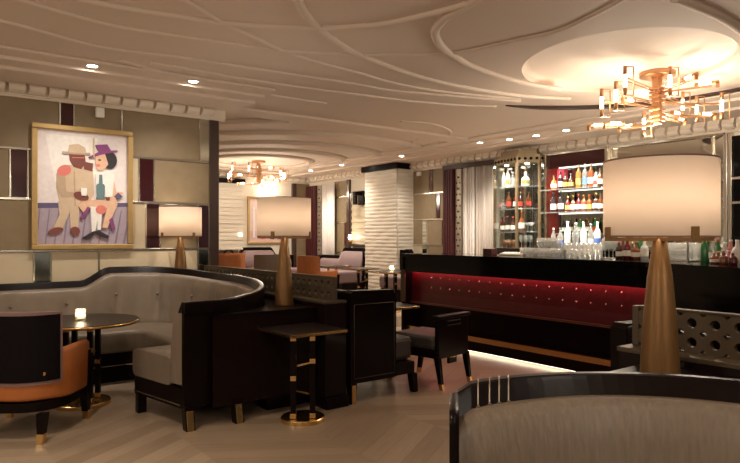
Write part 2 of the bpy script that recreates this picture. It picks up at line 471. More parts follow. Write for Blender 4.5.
# ------------------------------------------------------------------ wall panels
WL = bpy.data.objects['wall_left']; WR = bpy.data.objects['wall_right']; WB = bpy.data.objects['wall_back']
def wall_rect(axis, a0, a1, z0, z1, m, name, th, off=0.0, bev=.004):
    b = MB(); a0, a1 = min(a0, a1), max(a0, a1)
    if axis == 'Y': b.box(a0, a1, 6.6-off-th, 6.6-off, z0, z1, m, bev); return b.build(name, WL)
    if axis == 'X': b.box(8.0-off-th, 8.0-off, a0, a1, z0, z1, m, bev); return b.build(name, WR)
L0, L1, L2, L3 = 2.60, 2.13, 1.665, 1.18
xl = lambda px: xY(px, 6.58)
rowsL = [
 (L1+.012, L0, [(-900, 60, SHAG), (60, 74, BURG), (74, 122, SHAG), (122, 200, SHAG), (200, 210, AMIRROR)]),
 (L2+.012, L1-.012, [(-900, -60, SHAG), (-60, 10, SHAG), (10, 28, BURG), (28, 131, SHAG), (131, 139, PALE), (139, 154, BURG), (154, 210, SHAG)]),
 (L3+.012, L2-.012, [(-900, -40, SHAG), (-40, 100, SHAG), (100, 146, PALE), (146, 160, BURG), (160, 198, SHAG), (198, 209, BURG)]),
 (.5, L3-.012, [(-900, -50, PALE), (-50, 34, PALE), (34, 51, AMIRROR), (51, 99, PALE), (99, 198, PALE), (198, 209, AMIRROR)]),
]
for z0, z1, row in rowsL:
    for a, b_, m in row:
        x0 = -3.9 if a < -800 else xl(a); x1 = xl(b_)
        nm = {'burgundy_lacquer': 'burgundy_strip', 'antique_mirror': 'mirror_strip', 'pale_vellum_panel': 'pale_panel'}.get(m.name, 'wall_panel')
        wall_rect('Y', x0+.008, x1-.008, z0, z1, m, nm, .018)
        wall_rect('Y', x1-.007, x1+.007, z0-.01, z1, CHROME, 'metal_strip', .026, bev=.002)
for z in (L1, L2, L3): wall_rect('Y', -3.9, 2.76, z-.011, z+.011, CHROME, 'metal_rail', .027, bev=.002)
MB().box(xl(209.5), 2.88, 6.56, 6.77, 0, 2.60, BROWNP, .006).build('corner_post', WL)
# right-hand wall
R0, R1, R2, R3 = 2.56, 2.12, 1.63, 1.15
yr = lambda px: yX(px, 7.98)
rowsR = [
 (R1+.012, R0, [(413, 429, SHAG), (429, 433, BURG), (433, 447, SHAG)]),
 (R2+.012, R1-.012, [(413, 436, SHAG), (436, 440, BURG), (440, 447, SHAG)]),
 (R3+.012, R2-.012, [(413, 422, SHAG), (422, 427, MIRROR), (427, 442, SHAG), (442, 444.5, BURG), (444.5, 447, SHAG)]),
 (.2, R3-.012, [(413, 422, PALE), (422, 427, AMIRROR), (427, 447, SHAG)]),
]
for z0, z1, row in rowsR:
    for a, b_, m in row:
        y1 = yr(a); y0 = yr(b_)
        nm = {'burgundy_lacquer': 'burgundy_strip', 'antique_mirror': 'mirror_strip', 'mirror': 'mirror_strip', 'pale_vellum_panel': 'pale_panel'}.get(m.name, 'wall_panel')
        wall_rect('X', y0+.008, y1-.008, z0, z1, m, nm, .018)
for z in (R1, R2, R3): wall_rect('X', yr(447), yr(413), z-.012, z+.012, CHROME, 'metal_rail', .027, bev=.002)
# far part of the right-hand wall beyond the pier
for a, b_, zz in ((334, 349, (.95, 1.62, 2.2, 2.56)),):
    y1 = yr(a); y0 = yr(b_)
    for k in range(3):
        wall_rect('X', y0+.01, y1-.01, zz[k]+.01, zz[k+1]-.01, SHAG, 'wall_panel', .02)
        wall_rect('X', y0+.01, y1-.01, zz[k]-.012, zz[k]+.008, CHROME, 'metal_rail', .027)
    wall_rect('X', y0+.05, y0+.17, .95, 1.62, BURG, 'burgundy_strip', .03)
wall_rect('X', yr(349)-.05, yr(349)+.06, .15, 2.56, BROWNP, 'brown_post', .05)
# pale ribbed mirror panel with dark frame beside the pier
b = MB(); y0, y1 = 10.2, 11.12
for k in range(16): b.box(7.955-.012*(k % 2), 8.0, y0, y1, 1.15+k*.066, 1.15+(k+1)*.066, PALE, .003)
b.build('ribbed_panel', WR)
b = MB(); b.box(7.94, 8.0, y0, y1, 1.09, 1.15, BROWNP, .004); b.box(7.94, 8.0, y1, y1+.05, 1.09, 2.26, BROWNP, .004); b.box(7.93, 8.0, y0, y1, 2.2, 2.27, BROWNP, .004)
b.build('panel_frame', WR)
t = thing('wall_bracket', 'dark square wall bracket hanging over the pale ribbed panel beside the white pier', 'bracket', (7.94, 10.72, 1.98))
b = MB(); b.box(-.05, 0, -.11, .11, .0, .3, LACQ, .01); b.build('backplate', t)
b = MB(); b.box(-.22, -.05, -.05, .05, .2, .28, LACQ, .01); b.box(-.22, -.16, -.05, .05, 0, .2, LACQ, .01); b.build('arm', t)

# ------------------------------------------------------------------ pier with wave relief
b = MB(); b.box(7.62, 8.0, 9.17, 10.17, .15, 2.62, WAVE); 
rows = []; nrow = 34; pz = (2.60-.15)/nrow
def wave_face(fn, length, phase):
    rows = []; nx = 40
    for r in range(nrow):
        for sub, amp in ((0.02, 0.0), (.15, .6), (.55, 1.0), (.98, .9)):
            z = .15+pz*(r+sub)
            rows.append([fn(i/nx*length, .003+amp*(.018+.006*math.sin(i/nx*length*13+r*1.9+phase)), z) for i in range(nx+1)])
    return rows
b.grid(wave_face(lambda u, o, z: (7.62-o, 9.17+u, z), 1.0, 0), WAVE, smooth=False)
b.grid(wave_face(lambda u, o, z: (7.62+u, 9.17-o, z), .38, 1), WAVE, smooth=False)
pier = struct(b.build('wall_pier', recalc=False))
b = MB(); b.box(7.55, 8.0, 9.10, 10.24, 2.60, 2.71, LACQ, .006); b.build('capital', pier)
# ribbed cream pier on the far wall
b = MB(); x0, x1 = 5.5, 6.18
b.box(x0, x1, 12.83, 12.95, .15, 2.48, WAVE)
for k in range(26): b.box(x0, x1, 12.79+.02*(k % 2), 12.84, .15+k*.09, .15+(k+1)*.09-.012, WAVE, .004)
p2 = struct(b.build('wall_pilaster')); MB().box(5.45, 6.22, 12.75, 12.95, 2.48, 2.58, LACQ, .005).build('capital', p2)
struct(MB().box(7.5, 7.6, 12.88, 12.95, .15, 2.56, BROWNP, .004).build('trim_90'))
b = MB(); b.box(7.6, 7.98, 12.91, 12.95, .15, 2.56, SHAG, .003); b.build('wall_panel', WB)

# ------------------------------------------------------------------ curtains, red columns
def curtain(y0, y1, x, z0, z1, m, name, label, folds, amp=.03, solid=.01):
    n = folds*10; A, B = [], []
    rowsA = []
    for z in (z0, (z0+z1)/2, z1):
        rowsA.append([(x-amp*math.sin(2*PI*folds*i/n)-amp*.5*math.sin(2*PI*folds*.37*i/n), y0+(y1-y0)*i/n, z) for i in range(n+1)])
    rowsB = [[(p[0]+solid, p[1], p[2]) for p in r] for r in rowsA]
    b = MB(); k = n+1
    b.grid(rowsA, m); b.grid(rowsB, m)
    for r0, r1 in ((rowsA[0], rowsB[0]), (rowsA[-1], rowsB[-1])): b.grid([r0, r1], m)
    b.grid([[r[0] for r in rowsA], [r[0] for r in rowsB]], m); b.grid([[r[-1] for r in rowsA], [r[-1] for r in rowsB]], m)
    o = b.build(name); return tag(o, label, 'curtain')
def fluted(y0, y1, z0, z1, m, name):
    return tag(MB().box(7.9, 7.98, y0, y1, z0, z1, m, .006).build(name), None, None)
def bead_screen(y0, y1, z0, z1, lab):
    t = thing('studded_screen', lab, 'screen', (7.93, (y0+y1)/2, z0))
    h = (y1-y0)/2
    MB().box(-.03, .03, -h, h, 0, z1-z0, BEAD, .004).build('panel', t)
    n = int((z1-z0)/.1)
    for k in range(n):
        for s in ((-1, 1) if k % 2 else (-.35, .35)): b = MB(); b.ball((-.032, s*h*.55, .05+k*.1), .018, BRONZE, sx=.4, seg=8); b.build('stud', t)
for y0, y1, lab, z0 in ((yr(458), yr(447)+.0, 'dark red lacquered pilaster beside the studded screen, left of the bar curtain', .1), (12.45, 12.9, 'dark red pilaster in the far corner by the pink sofas', .15)):
    b = MB(); b.box(7.86, 8.0, y0+.01, y1-.01, z0, 2.5, REDDRAPE, .01)
    for k in range(4): b.box(7.845, 7.87, y0+.02+(y1-y0-.04)*k/4, y0+.02+(y1-y0-.04)*(k+.7)/4, z0, 2.5, REDDRAPE, .005)
    tag(b.build('red_pilaster'), lab, 'pilaster')
bead_screen(yr(464.5), yr(458.5), .1, 2.5, 'pewter screen with dark studs between red pilaster and silver curtain by the bar')
bead_screen(12.28, 12.44, .15, 2.5, 'narrow pewter screen with dark studs at the far corner beside the white curtain')
curtain(yr(478), yr(465.5), 7.90, .15, 2.5, SHEERL, 'sheer_curtain', 'bright silvery curtain beside the studded screen behind the bar', 5, .035)
curtain(yr(496.5), yr(478.5), 7.90, .15, 2.5, SHEER, 'sheer_curtain', 'beige sheer curtain with fine folds beside the glass bottle cabinet', 7, .025)
curtain(11.72, 12.26, 7.90, .16, 2.5, SHEERL, 'sheer_curtain', 'white curtain in the far room behind the pink sofa', 5, .04)
struct(MB().box(7.86, 8.0, 6.9, yr(447), 2.5, 2.58, BROWNP, .004).build('trim_91'))
for ax in (): pass

# ================================================================== PAINTINGS
GILT = mat('gilt_frame', (.50, .34, .14), .38, metal=.5, var=.15)
def painting(name, label, M, W, H, fig, gold=GILT):
    """M maps (u,v,depth) in metres, depth outwards from the wall"""
    t = thing(name, label, 'painting', M @ Vector((W/2, 0, 0)))
    I = Matrix.Translation(-(M @ Vector((W/2, 0, 0)))) @ M
    fr = MB(); fw = .05
    for u0, u1, v0, v1 in ((0, W, 0, fw), (0, W, H-fw, H), (0, fw, fw, H-fw), (W-fw, W, fw, H-fw)):
        fr.box(u0, u1, v0, v1, 0, .05, gold, .008, I)
    fr.build('picture_frame', t)
    cv = MB(); fig(cv, I, W, H, fw); cv.build('canvas', t)
    return t
def pm(n, c): return mat('paint_'+n, c, .6, var=.14, nscale=25)
def fig_couple(cv, I, W, H, fw):
    # pixel frame of the canvas: x 35..335, y 45..430
    def uv(x, y): return (fw+(x-35)/300*(W-2*fw), fw+(430-y)/385*(H-2*fw))
    d = [.012]
    def sh(pts, m):
        d[0] += .0006
        cv.prism([uv(*p) for p in pts], .004, d[0], m, I)
    def el(cx, cy, rx, ry, m, rot=0):
        q = []
        for k in range(16):
            a = 2*PI*k/16; x, y = rx*math.cos(a), ry*math.sin(a)
            q.append((cx+x*math.cos(rot)-y*math.sin(rot), cy+x*math.sin(rot)+y*math.cos(rot)))
        sh(q, m)
    lav = pm('lavender', (.80, .73, .73)); wht = pm('white', (.88, .85, .81)); fl = pm('violet_boards', (.40, .33, .40)); fl2 = pm('dark_boards', (.25, .20, .28))
    tan = pm('tan', (.62, .47, .33)); tan2 = pm('tan_shade', (.48, .35, .24)); br = pm('brown', (.20, .06, .05)); red = pm('coral', (.70, .20, .17)); pur = pm('purple', (.24, .06, .20))
    skin = pm('peach', (.75, .48, .33)); blk = pm('black', (.03, .025, .03)); teal = pm('teal', (.13, .22, .24)); nav = pm('navy', (.12, .10, .20))
    sh([(35, 45), (335, 45), (335, 430), (35, 430)], lav)
    sh([(60, 60), (230, 60), (225, 200), (90, 220)], wht)
    sh([(35, 295), (335, 285), (335, 430), (35, 430)], fl)
    sh([(35, 292), (335, 283), (335, 297), (35, 310)], nav)
    for k in range(11): x = 30+k*30; sh([(x+12, 312), (x+15, 312), (x+4-k, 428), (x-1-k, 428)], fl2)
    # seated man in a pale suit and brimmed hat
    sh([(98, 178), (130, 160), (190, 158), (215, 175), (218, 250), (200, 300), (110, 300), (95, 240)], tan)
    sh([(100, 285), (170, 280), (165, 375), (140, 375), (138, 320), (115, 375), (85, 372), (105, 330)], tan)
    sh([(96, 190), (122, 190), (126, 250), (165, 255), (165, 270), (110, 272), (95, 240)], tan2)
    sh([(150, 180), (154, 180), (158, 300), (153, 300)], tan2)
    el(120, 180, 24, 18, red, -.5)
    sh([(135, 120), (186, 118), (190, 150), (175, 172), (150, 166), (138, 145)], br)
    sh([(180, 145), (215, 150), (212, 178), (185, 172)], br)
    sh([(113, 116), (205, 114), (205, 122), (113, 124)], tan2); sh([(136, 92), (165, 86), (188, 98), (192, 117), (132, 118)], tan)
    sh([(145, 133), (185, 131), (185, 134), (145, 136)], red)
    el(175, 265, 26, 14, br, .3)
    el(92, 385, 25, 11, br, -.3); el(155, 385, 16, 15, br, .5)
    # seated woman in a purple hat
    el(273, 135, 24, 30, blk); el(272, 150, 18, 16, blk)
    sh([(222, 125), (255, 115), (266, 150), (250, 172), (228, 172), (222, 150)], skin)
    sh([(198, 130), (240, 104), (298, 98), (298, 104), (245, 116), (203, 134)], pur); sh([(222, 85), (262, 80), (275, 100), (240, 112), (230, 104)], pur)
    el(231, 156, 7, 5, red); el(236, 137, 5, 3, blk)
    sh([(222, 185), (260, 172), (288, 182), (288, 262), (225, 268)], wht)
    sh([(285, 205), (295, 245), (318, 245), (310, 258), (280, 262)], skin)
    sh([(165, 300), (175, 285), (290, 262), (298, 290), (262, 375), (245, 372), (260, 305), (215, 300), (180, 320)], skin)
    sh([(205, 300), (235, 300), (222, 385), (210, 388)], wht); sh([(228, 300), (245, 300), (240, 380), (228, 380)], wht)
    sh([(268, 345), (280, 335), (290, 375), (278, 385)], pur); sh([(170, 340), (195, 300), (205, 305), (180, 345)], pur)
    el(240, 310, 18, 16, red)
    sh([(178, 408), (215, 385), (218, 398), (190, 415)], blk); sh([(215, 385), (235, 383), (268, 402), (262, 410), (235, 400)], blk)
    sh([(286, 262), (300, 248), (316, 262), (300, 272)], nav)
    # bottle and glasses
    sh([(224, 228), (228, 220), (250, 220), (254, 228), (252, 274), (226, 274)], teal); sh([(235, 188), (244, 188), (246, 222), (233, 222)], teal)
    sh([(172, 237), (193, 237), (191, 263), (175, 263)], wht); sh([(255, 240), (272, 240), (270, 276), (258, 276)], wht); sh([(256, 265), (271, 265), (270, 276), (258, 276)], br)
    sh([(214, 62), (218, 62), (218, 130), (214, 130)], tan)
px0 = onY(31, 250, 6.57); 
Mp = Matrix(((1, 0, 0, 1.02), (0, 0, -1, 6.574), (0, 1, 0, 1.19), (0, 0, 0, 1)))
painting('framed_painting', 'gilt framed painting of a seated couple in hats on the panelled wall', Mp, .92, 1.19, fig_couple)
def fig_far(cv, I, W, H, fw):
    def uv(x, y): return (fw+x*(W-2*fw), fw+y*(H-2*fw))
    d = [.012]
    def sh(pts, m): d[0] += .0006; cv.prism([uv(*p) for p in pts], .004, d[0], m, I)
    sh([(0, 0), (1, 0), (1, 1), (0, 1)], pm('rose', (.62, .42, .40))); sh([(0, .25), (1, .25), (1, 1), (0, 1)], pm('pale_rose', (.70, .55, .50)))
    blk = pm('black', (.03, .025, .03)); red = pm('coral', (.70, .20, .17)); sk = pm('peach', (.75, .48, .33))
    sh([(.32, .5), (.24, .68), (.34, .85), (.5, .8), (.46, .55)], blk)
    sh([(.45, .45), (.7, .5), (.75, .85), (.5, .85)], pm('white', (.88, .85, .81)))
    sh([(.35, .2), (.6, .2), (.55, .5), (.4, .5)], sk)
    for x in (.3, .55, .75): sh([(x, .06), (x+.12, .05), (x+.1, .18), (x+.03, .2)], blk if x > .5 else red)
    sh([(.1, .1), (.15, .1), (.15, .8), (.1, .8)], pm('lavender', (.80, .73, .73)))
Mf = Matrix(((1, 0, 0, 6.35), (0, 0, -1, 12.945), (0, 1, 0, 1.14), (0, 0, 0, 1)))
painting('framed_painting', 'pink toned painting of a dark haired figure on the far white wall', Mf, 1.05, 1.08, fig_far)

# ================================================================== BANQUETTES
def u_banquette(name, label, path, rim, seat_ends=True, leather=TAUPE, seat=True, depth=.70, group=None, legs=(), buttons=()):
    """path: outer line of the back, its left normals point outwards; rim(s): top height along the path"""
    S = arclen(path); t = thing(name, label, 'banquette', (path[0].x, path[0].y, 0))
    def P(mb, nm, parent=t):
        o = mb.build(nm, parent); off = Vector((path[0].x, path[0].y, 0))
        if parent is t:
            for v in o.data.vertices: v.co -= off
        return o
    b = MB(); sweep(b, path, lambda i: [(0, .15), (-.03, .15), (-.03, rim(S[i])-.02), (0, rim(S[i])-.02)], LACQ, smooth=False)
    P(b, 'back_shell')
    def rimp(i):
        r = rim(S[i]); return [(.012, r-.078), (.012, r-.010), (.004, r-.001), (-.004, r), (-.026, r), (-.034, r-.004), (-.040, r-.014), (-.078, r-.080), (-.03, r-.080)]
    b = MB(); sweep(b, path, rimp, LACQ, smooth=False); P(b, 'top_rim')
    def cush(i):
        z = rim(S[i])-.062
        t_ = sum(math.exp(-((S[i]-q)/.028)**2) for q in buttons)*.022; e = .5*t_
        return [(-.03, .30), (-.175, .30), (-.18, .45), (-.168+e, .53), (-.158+t_, .60), (-.146+t_, z-.12), (-.125+e, z-.03), (-.10, z), (-.03, z+.005)]
    b = MB(); sweep(b, path, cush, leather); P(b, 'back_cushion')
    if seat:
        b = MB(); sweep(b, path, lambda i: rrect(-depth, -.17, .275, .475, .045), leather); P(b, 'seat_cushion')
        b = MB(); sweep(b, path, lambda i: [(-.03, .14), (-depth+.03, .14), (-depth+.03, .275), (-.03, .275)], LACQ, smooth=False)
        sweep(b, path, lambda i: [(-.03, .0), (-depth+.12, .0), (-depth+.12, .14), (-.03, .14)], LACQ, smooth=False, i0=0, i1=max(2, len(path)-22) if legs else None); P(b, 'base')
    if seat and legs:
        b = MB(); sweep(b, path, lambda i: [(-depth+.031, .160), (-depth+.026, .160), (-depth+.026, .168), (-depth+.031, .168)], CHROME, smooth=False); n = normals(path)[-1]; a = path[-1]-n*(-.03); 
        p0 = path[-1]+n*(-depth+.03); p1 = path[-1]+n*-.04; ex = Vector((-.004, 0)); b.bar((p0.x+ex.x, p0.y, .164), (p1.x+ex.x, p1.y, .164), .005, .008, CHROME); P(b, 'metal_line')
    for (x, y, dx, dy, face) in legs:
        lg = MB(); q = .032
        lg.grid([[(x-q+dx*z0, y-q+dy*z0, z), (x+q+dx*z0, y-q+dy*z0, z), (x+q+dx*z0, y+q+dy*z0, z), (x-q+dx*z0, y+q+dy*z0, z)] for z, z0 in ((0, 1), (.07, .45), (.16, 0))], LACQ, cu=True, smooth=False, cap=True)
        lo = P(lg, 'leg')
        if face:
            fb = MB(); fb.box(x-q*.75, x+q*.75, y-q-.006, y-q, .0, .13, BRASS, .002); 
            f = fb.build('brass_face', lo); off = Vector((path[0].x, path[0].y, 0))
            for v in f.data.vertices:
                v.co -= off; v.co.x += dx*(1-v.co.z/.14); v.co.y += dy*(1-v.co.z/.14)
    ns = normals(path)
    for s in buttons:
        i = min(range(len(S)), key=lambda k: abs(S[k]-s)); n = ns[i]; z = .47+(rim(S[i])-.47)*.52
        c = path[i]-n*.138
        b = MB(); b.ball((c.x, c.y, z), .014, leather, seg=8); P(b, 'button')
    return t

def smooth01(x): x = max(0, min(1, x)); return x*x*(3-2*x)
pathL = fillet_path([(-1.0, 6.5), (2.5, 6.5), (2.5, 4.15), (1.57, 4.15)], [.85, .85], .045, .045)
SL = arclen(pathL)
nL = normals(pathL)
for i in range(len(nL)):
    nL[i] = nL[i].lerp(Vector((.19, -1.0)), smooth01(1-(SL[-1]-SL[i])/.45))
ENDCUT[id(pathL)] = nL
def rimL(s):
    x = s-1.0
    h = .89+.125*smooth01((x-1.42)/.28)
    h -= .05*smooth01((x-2.0)/1.0)
    h -= .095*smooth01((x-3.3)/1.6)
    return h
u_banquette('corner_banquette', 'large curved taupe leather banquette with black rim along the panelled left wall', pathL, rimL,
            legs=((1.48, 4.79, 0, 0, False), (1.60, 4.165, 0, -.03, True), (1.945, 4.135, 0, -.03, True)),
            buttons=[.9+.46*k for k in range(10)])
pathF = fillet_path([(1.345, 1.337), (2.126, 1.337), (2.126, -.4)], [.779], .05)
nF = normals(pathF); SF = arclen(pathF)
for i in range(len(nF)):
    k = smooth01(1-SF[i]/.5)
    nF[i] = nF[i].lerp(Vector((.98, 1.0)), k)
ENDCUT[id(pathF)] = nF
tF = u_banquette('curved_banquette', 'taupe leather banquette with curved black rim and brass inlays in the right foreground', pathF, lambda s: .88-.02*max(0, 1-s/.08)**2, leather=FRONTF)
bb = MB(); e0 = pathF[0]
rows = []
for dx in (-.034, .002): rows.append([(e0.x+dx+nF[0].x*q, e0.y+nF[0].y*q, z) for q, z in rrect(-.165, .012, .10, .858, .03)])
bb.grid(rows, LACQ, cu=True, cap=True); o = bb.build('end_panel', tF)
for v in o.data.vertices: v.co -= Vector((pathF[0].x, pathF[0].y, 0))
def onpath(path, ns, px, off):
    for i in range(len(path)-1):
        a = path[i]+ns[i]*off; c = path[i+1]+ns[i+1]*off
        ra = (a.x*FY-a.y*FX)/(a.x*FX+a.y*FY)*F+CX; rc = (c.x*FY-c.y*FX)/(c.x*FX+c.y*FY)*F+CX
        if ra <= px <= rc: return a.lerp(c, (px-ra)/(rc-ra)), ns[i].lerp(ns[i+1], (px-ra)/(rc-ra)).normalized(), (c-a).normalized()
for px in (478, 489.5, 499, 508.5):
    o0 = Vector((1.345, 1.337)); P3 = []
    for off, z in ((-.004, .8815), (-.0275, .8815), (-.0415, .866), (-.068, .822)):
        p, n, d = onpath(pathF, nF, px, off); P3.append(Vector((p.x-o0.x, p.y-o0.y, z)))
    b = MB()
    for a, c in zip(P3, P3[1:]): b.bar(a, c, .004, .003, CHROME)
    e = (P3[2]-P3[3]).normalized(); b.cyl(P3[3], P3[3]-Vector((n.x, n.y, .3)).normalized()*.004, .0065, CHROME, 12); b.build('brass_inlay', tF)

# consoles filling the corners between round banquettes and the spine
def console(name, label, poly, h, plinth=None):
    t = thing(name, label, 'console', (poly[0][0], poly[0][1], 0)); o = Matrix.Translation((-poly[0][0], -poly[0][1], 0))
    b = MB(); b.prism(poly, .13, h-.035, WOODK, o); b.build('body', t)
    for q in plinth or ():
        b = MB(); b.box(*q, 0, .13, LACQ, 0, o); b.build('plinth', t)
    b = MB(); b.prism(poly, h-.035, h, LACQ, o); b.build('top', t)
    return t, o
nL = normals(pathL)
arcL = [(p.x+n.x*.018, p.y+n.y*.018) for p, n in zip(pathL, nL) if True]
idx = [i for i, p in enumerate(pathL) if p.x > 1.75]
arc = [arcL[i] for i in idx]
polyL = [(1.76, 4.115), (2.60, 4.115), (2.60, 6.555), (1.76, 6.555)]+arc
tL, oL = console('corner_console', 'dark lacquered console wrapped around the left banquette, carrying two lamps', polyL, .77, [(2.25, 2.58, 4.25, 4.42), (2.25, 2.58, 6.25, 6.5)])
arcF = [(p.x+n.x*.018, p.y+n.y*.018) for p, n in zip(pathF, nF)]
arc = [a for a in arcF if a[0] > 1.75]
polyF = [(1.75, 1.44), (2.60, 1.44), (2.60, -.4)]+arc[::-1]
console('corner_console', 'dark console behind the foreground banquette, under the largest lamp', polyF, .77, [(2.2, 2.58, .9, 1.3)])
def spine(label, y0, y1):
    t = thing('spine_cabinet', label, 'cabinet', (2.71, y0, 0)); L = y1-y0
    MB().box(-.10, .10, 0, L, .09, .80, WOODK, .006).build('body', t)
    MB().box(-.105, .105, -.03 if y0 > 3 else 0, L if y0 > 3 else L+.02, 0, .09, LACQ, .006).build('plinth', t)
    MB().box(-.105, .10, -.005, L+.005, .80, .822, BRONZE, .004).build('top_rail', t)
spine('dark wooden spine cabinet behind the left banquette, under the long pierced screen', 4.0, 6.54)
spine('dark wooden spine cabinet on the right, under the short pierced screen', -.4, 1.58)

def pierced_screen(label, y0, y1, cw, z0=.822, hole=.021):
    n = max(1, round((y1-y0)/cw)); cw = (y1-y0)/n; H = .175; ch = .082
    t = thing('pierced_screen', label, 'screen', (2.71, y0, z0)); b = MB(); th = .014
    zb = (H-2*ch)/2
    b.box(-th, th, 0, n*cw, 0, zb, BRONZE); b.box(-th, th, 0, n*cw, H-zb, H, BRONZE)
    K = 16
    for r in range(2):
        for c in range(n):
            cy, cz = (c+.5)*cw, zb+(r+.5)*ch
            circ, sq = [], []
            for k in range(K):
                a = 2*PI*(k+.5)/K; ca, sa = math.cos(a), math.sin(a); m = 1/max(abs(ca), abs(sa))
                circ.append((cy+hole*ca, cz+hole*sa)); sq.append((cy+cw/2*ca*m, cz+ch/2*sa*m))
            rows = [[(x, y, z) for y, z in q] for x, q in ((-th, sq), (-th, circ), (th, circ), (th, sq))]
            b.grid(rows, BRONZE, cu=True, smooth=False)
    b.build('pierced_panel', t, recalc=True)
    MB().box(-.02, .02, -.03, .0, 0, H+.006, BRONZE, .004).build('end_post', t)
    MB().box(-.02, .02, n*cw, n*cw+.03, 0, H+.006, BRONZE, .004).build('end_post', t)
    MB().box(-.018, .018, 0, n*cw, H, H+.008, BRONZE, .002).build('top_edge', t)
    return t
b = MB(); b.box(2.557, 2.578, 4.105, 4.116, .16, .56, CHROME, .002, oL); b.build('metal_strip', tL)
pierced_screen('long bronze pierced screen with two rows of holes behind the middle lamp', 4.04, 6.5, .092)
pierced_screen('bronze pierced screen with two rows of round holes behind the largest lamp at right', .2, 1.53, .095)

# ================================================================== TABLE LAMPS
def make_lamp(label):
    t = thing('table_lamp', label, 'lamp', (0, 0, 0), 0, 'gold table lamps with drum shades')
    b = MB(); pr = []
    q = lambda h, r: [(r*math.cos(PI/12*k), r*math.sin(PI/12*k), h) for k in range(24)]
    b.grid([q(0, .074), q(.012, .074), q(.2, .064), q(.38, .048), (q(.53, .026)), q(.545, .012)], LAMPW, cu=True, smooth=True, cap=True)
    b.build('base', t)
    b = MB(); b.lathe([(.212, .548), (.212, .848), (.206, .848), (.206, .548), (.212, .548)], SHADE, seg=48)
    sh = b.build('lamp_shade', t)
    for z in (.546, .845):
        b = MB(); b.lathe([(.2135, z), (.2135, z+.006), (.205, z+.006), (.205, z), (.2135, z)], MAUVE, seg=48); b.build('trim_band', sh)
    b = MB()
    for a in (0, PI/2):
        d = Vector((math.cos(a), math.sin(a), 0)); b.bar(d*-.222+Vector((0, 0, .537)), d*.222+Vector((0, 0, .537)), .022, .014, LAMPW)
    b.build('cross_bar', t)
    for a in (0, PI/2, PI, 1.5*PI):
        M = Matrix.Rotation(a, 4, 'Z'); b = MB(); b.box(.214, .226, -.014, .014, .53, .585, LAMPW, .002, M); b.build('shade_clip', t)
    b = MB(); b.cyl((0, 0, .54), (0, 0, .62), .012, BRASS); b.ball((0, 0, .67), .035, BULB, sz=1.3); b.build('bulb', t)
    b = MB()
    for a in (0, PI/2):
        d = Vector((math.cos(a), math.sin(a), 0)); b.bar(d*-.205+Vector((0, 0, .842)), d*.205+Vector((0, 0, .842)), .006, .004, BRASS)
    b.box(-.012, .012, -.012, .012, .62, .865, BRASS, .003); b.build('harp', t)
    return t
lampspots = [((2.43, 1.29, .77), -.52, 'largest gold table lamp with lit drum shade, at right before the bar'),
             ((2.467, 4.372, .77), .65, 'gold table lamp with drum shade in the middle, before the long pierced screen'),
             ((2.36, 6.34, .77), .28, 'smallest gold table lamp, by the panelled wall at the corner post')]
L1_ = make_lamp(lampspots[0][2]); L1_.location = lampspots[0][0]; L1_.rotation_euler.z = lampspots[0][1]
for (p, rz, lab) in lampspots[1:]: dup(L1_, p, rz, lab)
for (p, rz, lab) in lampspots:
    point(None, (p[0], p[1], p[2]+.70), P_LAMP, (1, .87, .72), .15)

# ================================================================== COCKTAIL TABLES
def cocktail_table(label, loc, shape, half, h=.66, sp=.068, base=.158, group=None, prot=-.55):
    t = thing('cocktail_table', label, 'table', loc, 0, group)
    b = MB()
    if shape == 'square': b.box(-half, half, -half, half, h-.026, h, TABLEB, .004)
    else: b.lathe([(1e-4, h-.026), (half, h-.026), (half, h), (1e-4, h)], TABLEB, seg=48, smooth=False)
    top = b.build('table_top', t)
    b = MB()
    if shape == 'square':
        e = half+.004
        for a, c, d, f in ((-e, e, -e, -half), (-e, e, half, e), (-e, -half, -half, half), (half, e, -half, half)): b.box(a, c, d, f, h-.022, h-.004, BRASS, .002)
    else: b.lathe([(half, h-.022), (half+.006, h-.02), (half+.006, h-.006), (half, h-.004)], BRASS, seg=48)
    b.build('brass_edge', top)
    for sx in (-1, 1):
        for sy in (-1, 1):
            b = MB(); b.box(sx*sp-.019, sx*sp+.019, sy*sp-.019, sy*sp+.019, .03, h-.026, LACQ, .003); p = b.build('post', t); p.rotation_euler.z = prot
            for z in (.035, .30 if sx*sy > 0 else .42, h-.08):
                b = MB(); b.box(sx*sp-.0205, sx*sp+.0205, sy*sp-.0205, sy*sp+.0205, z, z+.035, BRASS, .002); b.build('brass_collar', p)
    for p0, p1 in (((-sp, -sp, .40), (sp, sp, .40)), ((-sp, sp, .2), (sp, -sp, .2))):
        b = MB(); b.bar(p0, p1, .014, .014, BRASS); q = b.build('brace', t); q.rotation_euler.z = prot
    b = MB(); b.lathe([(1e-4, .0), (base, .0), (base, .026), (base-.006, .032), (1e-4, .032)], BRASS, seg=40, smooth=False); b.build('base', t)
    return t
cocktail_table('square black cocktail table with brass edge and round brass foot in the centre foreground', (2.338, 3.872, 0), 'square', .228)
cocktail_table('round black table with brass rim inside the left curved banquette', (1.18, 5.29, 0), 'round', .42, base=.21, sp=.09)
cocktail_table('small black table between the dark settee and the low chair, near the bar', (3.72, 4.72, 0), 'square', .26)

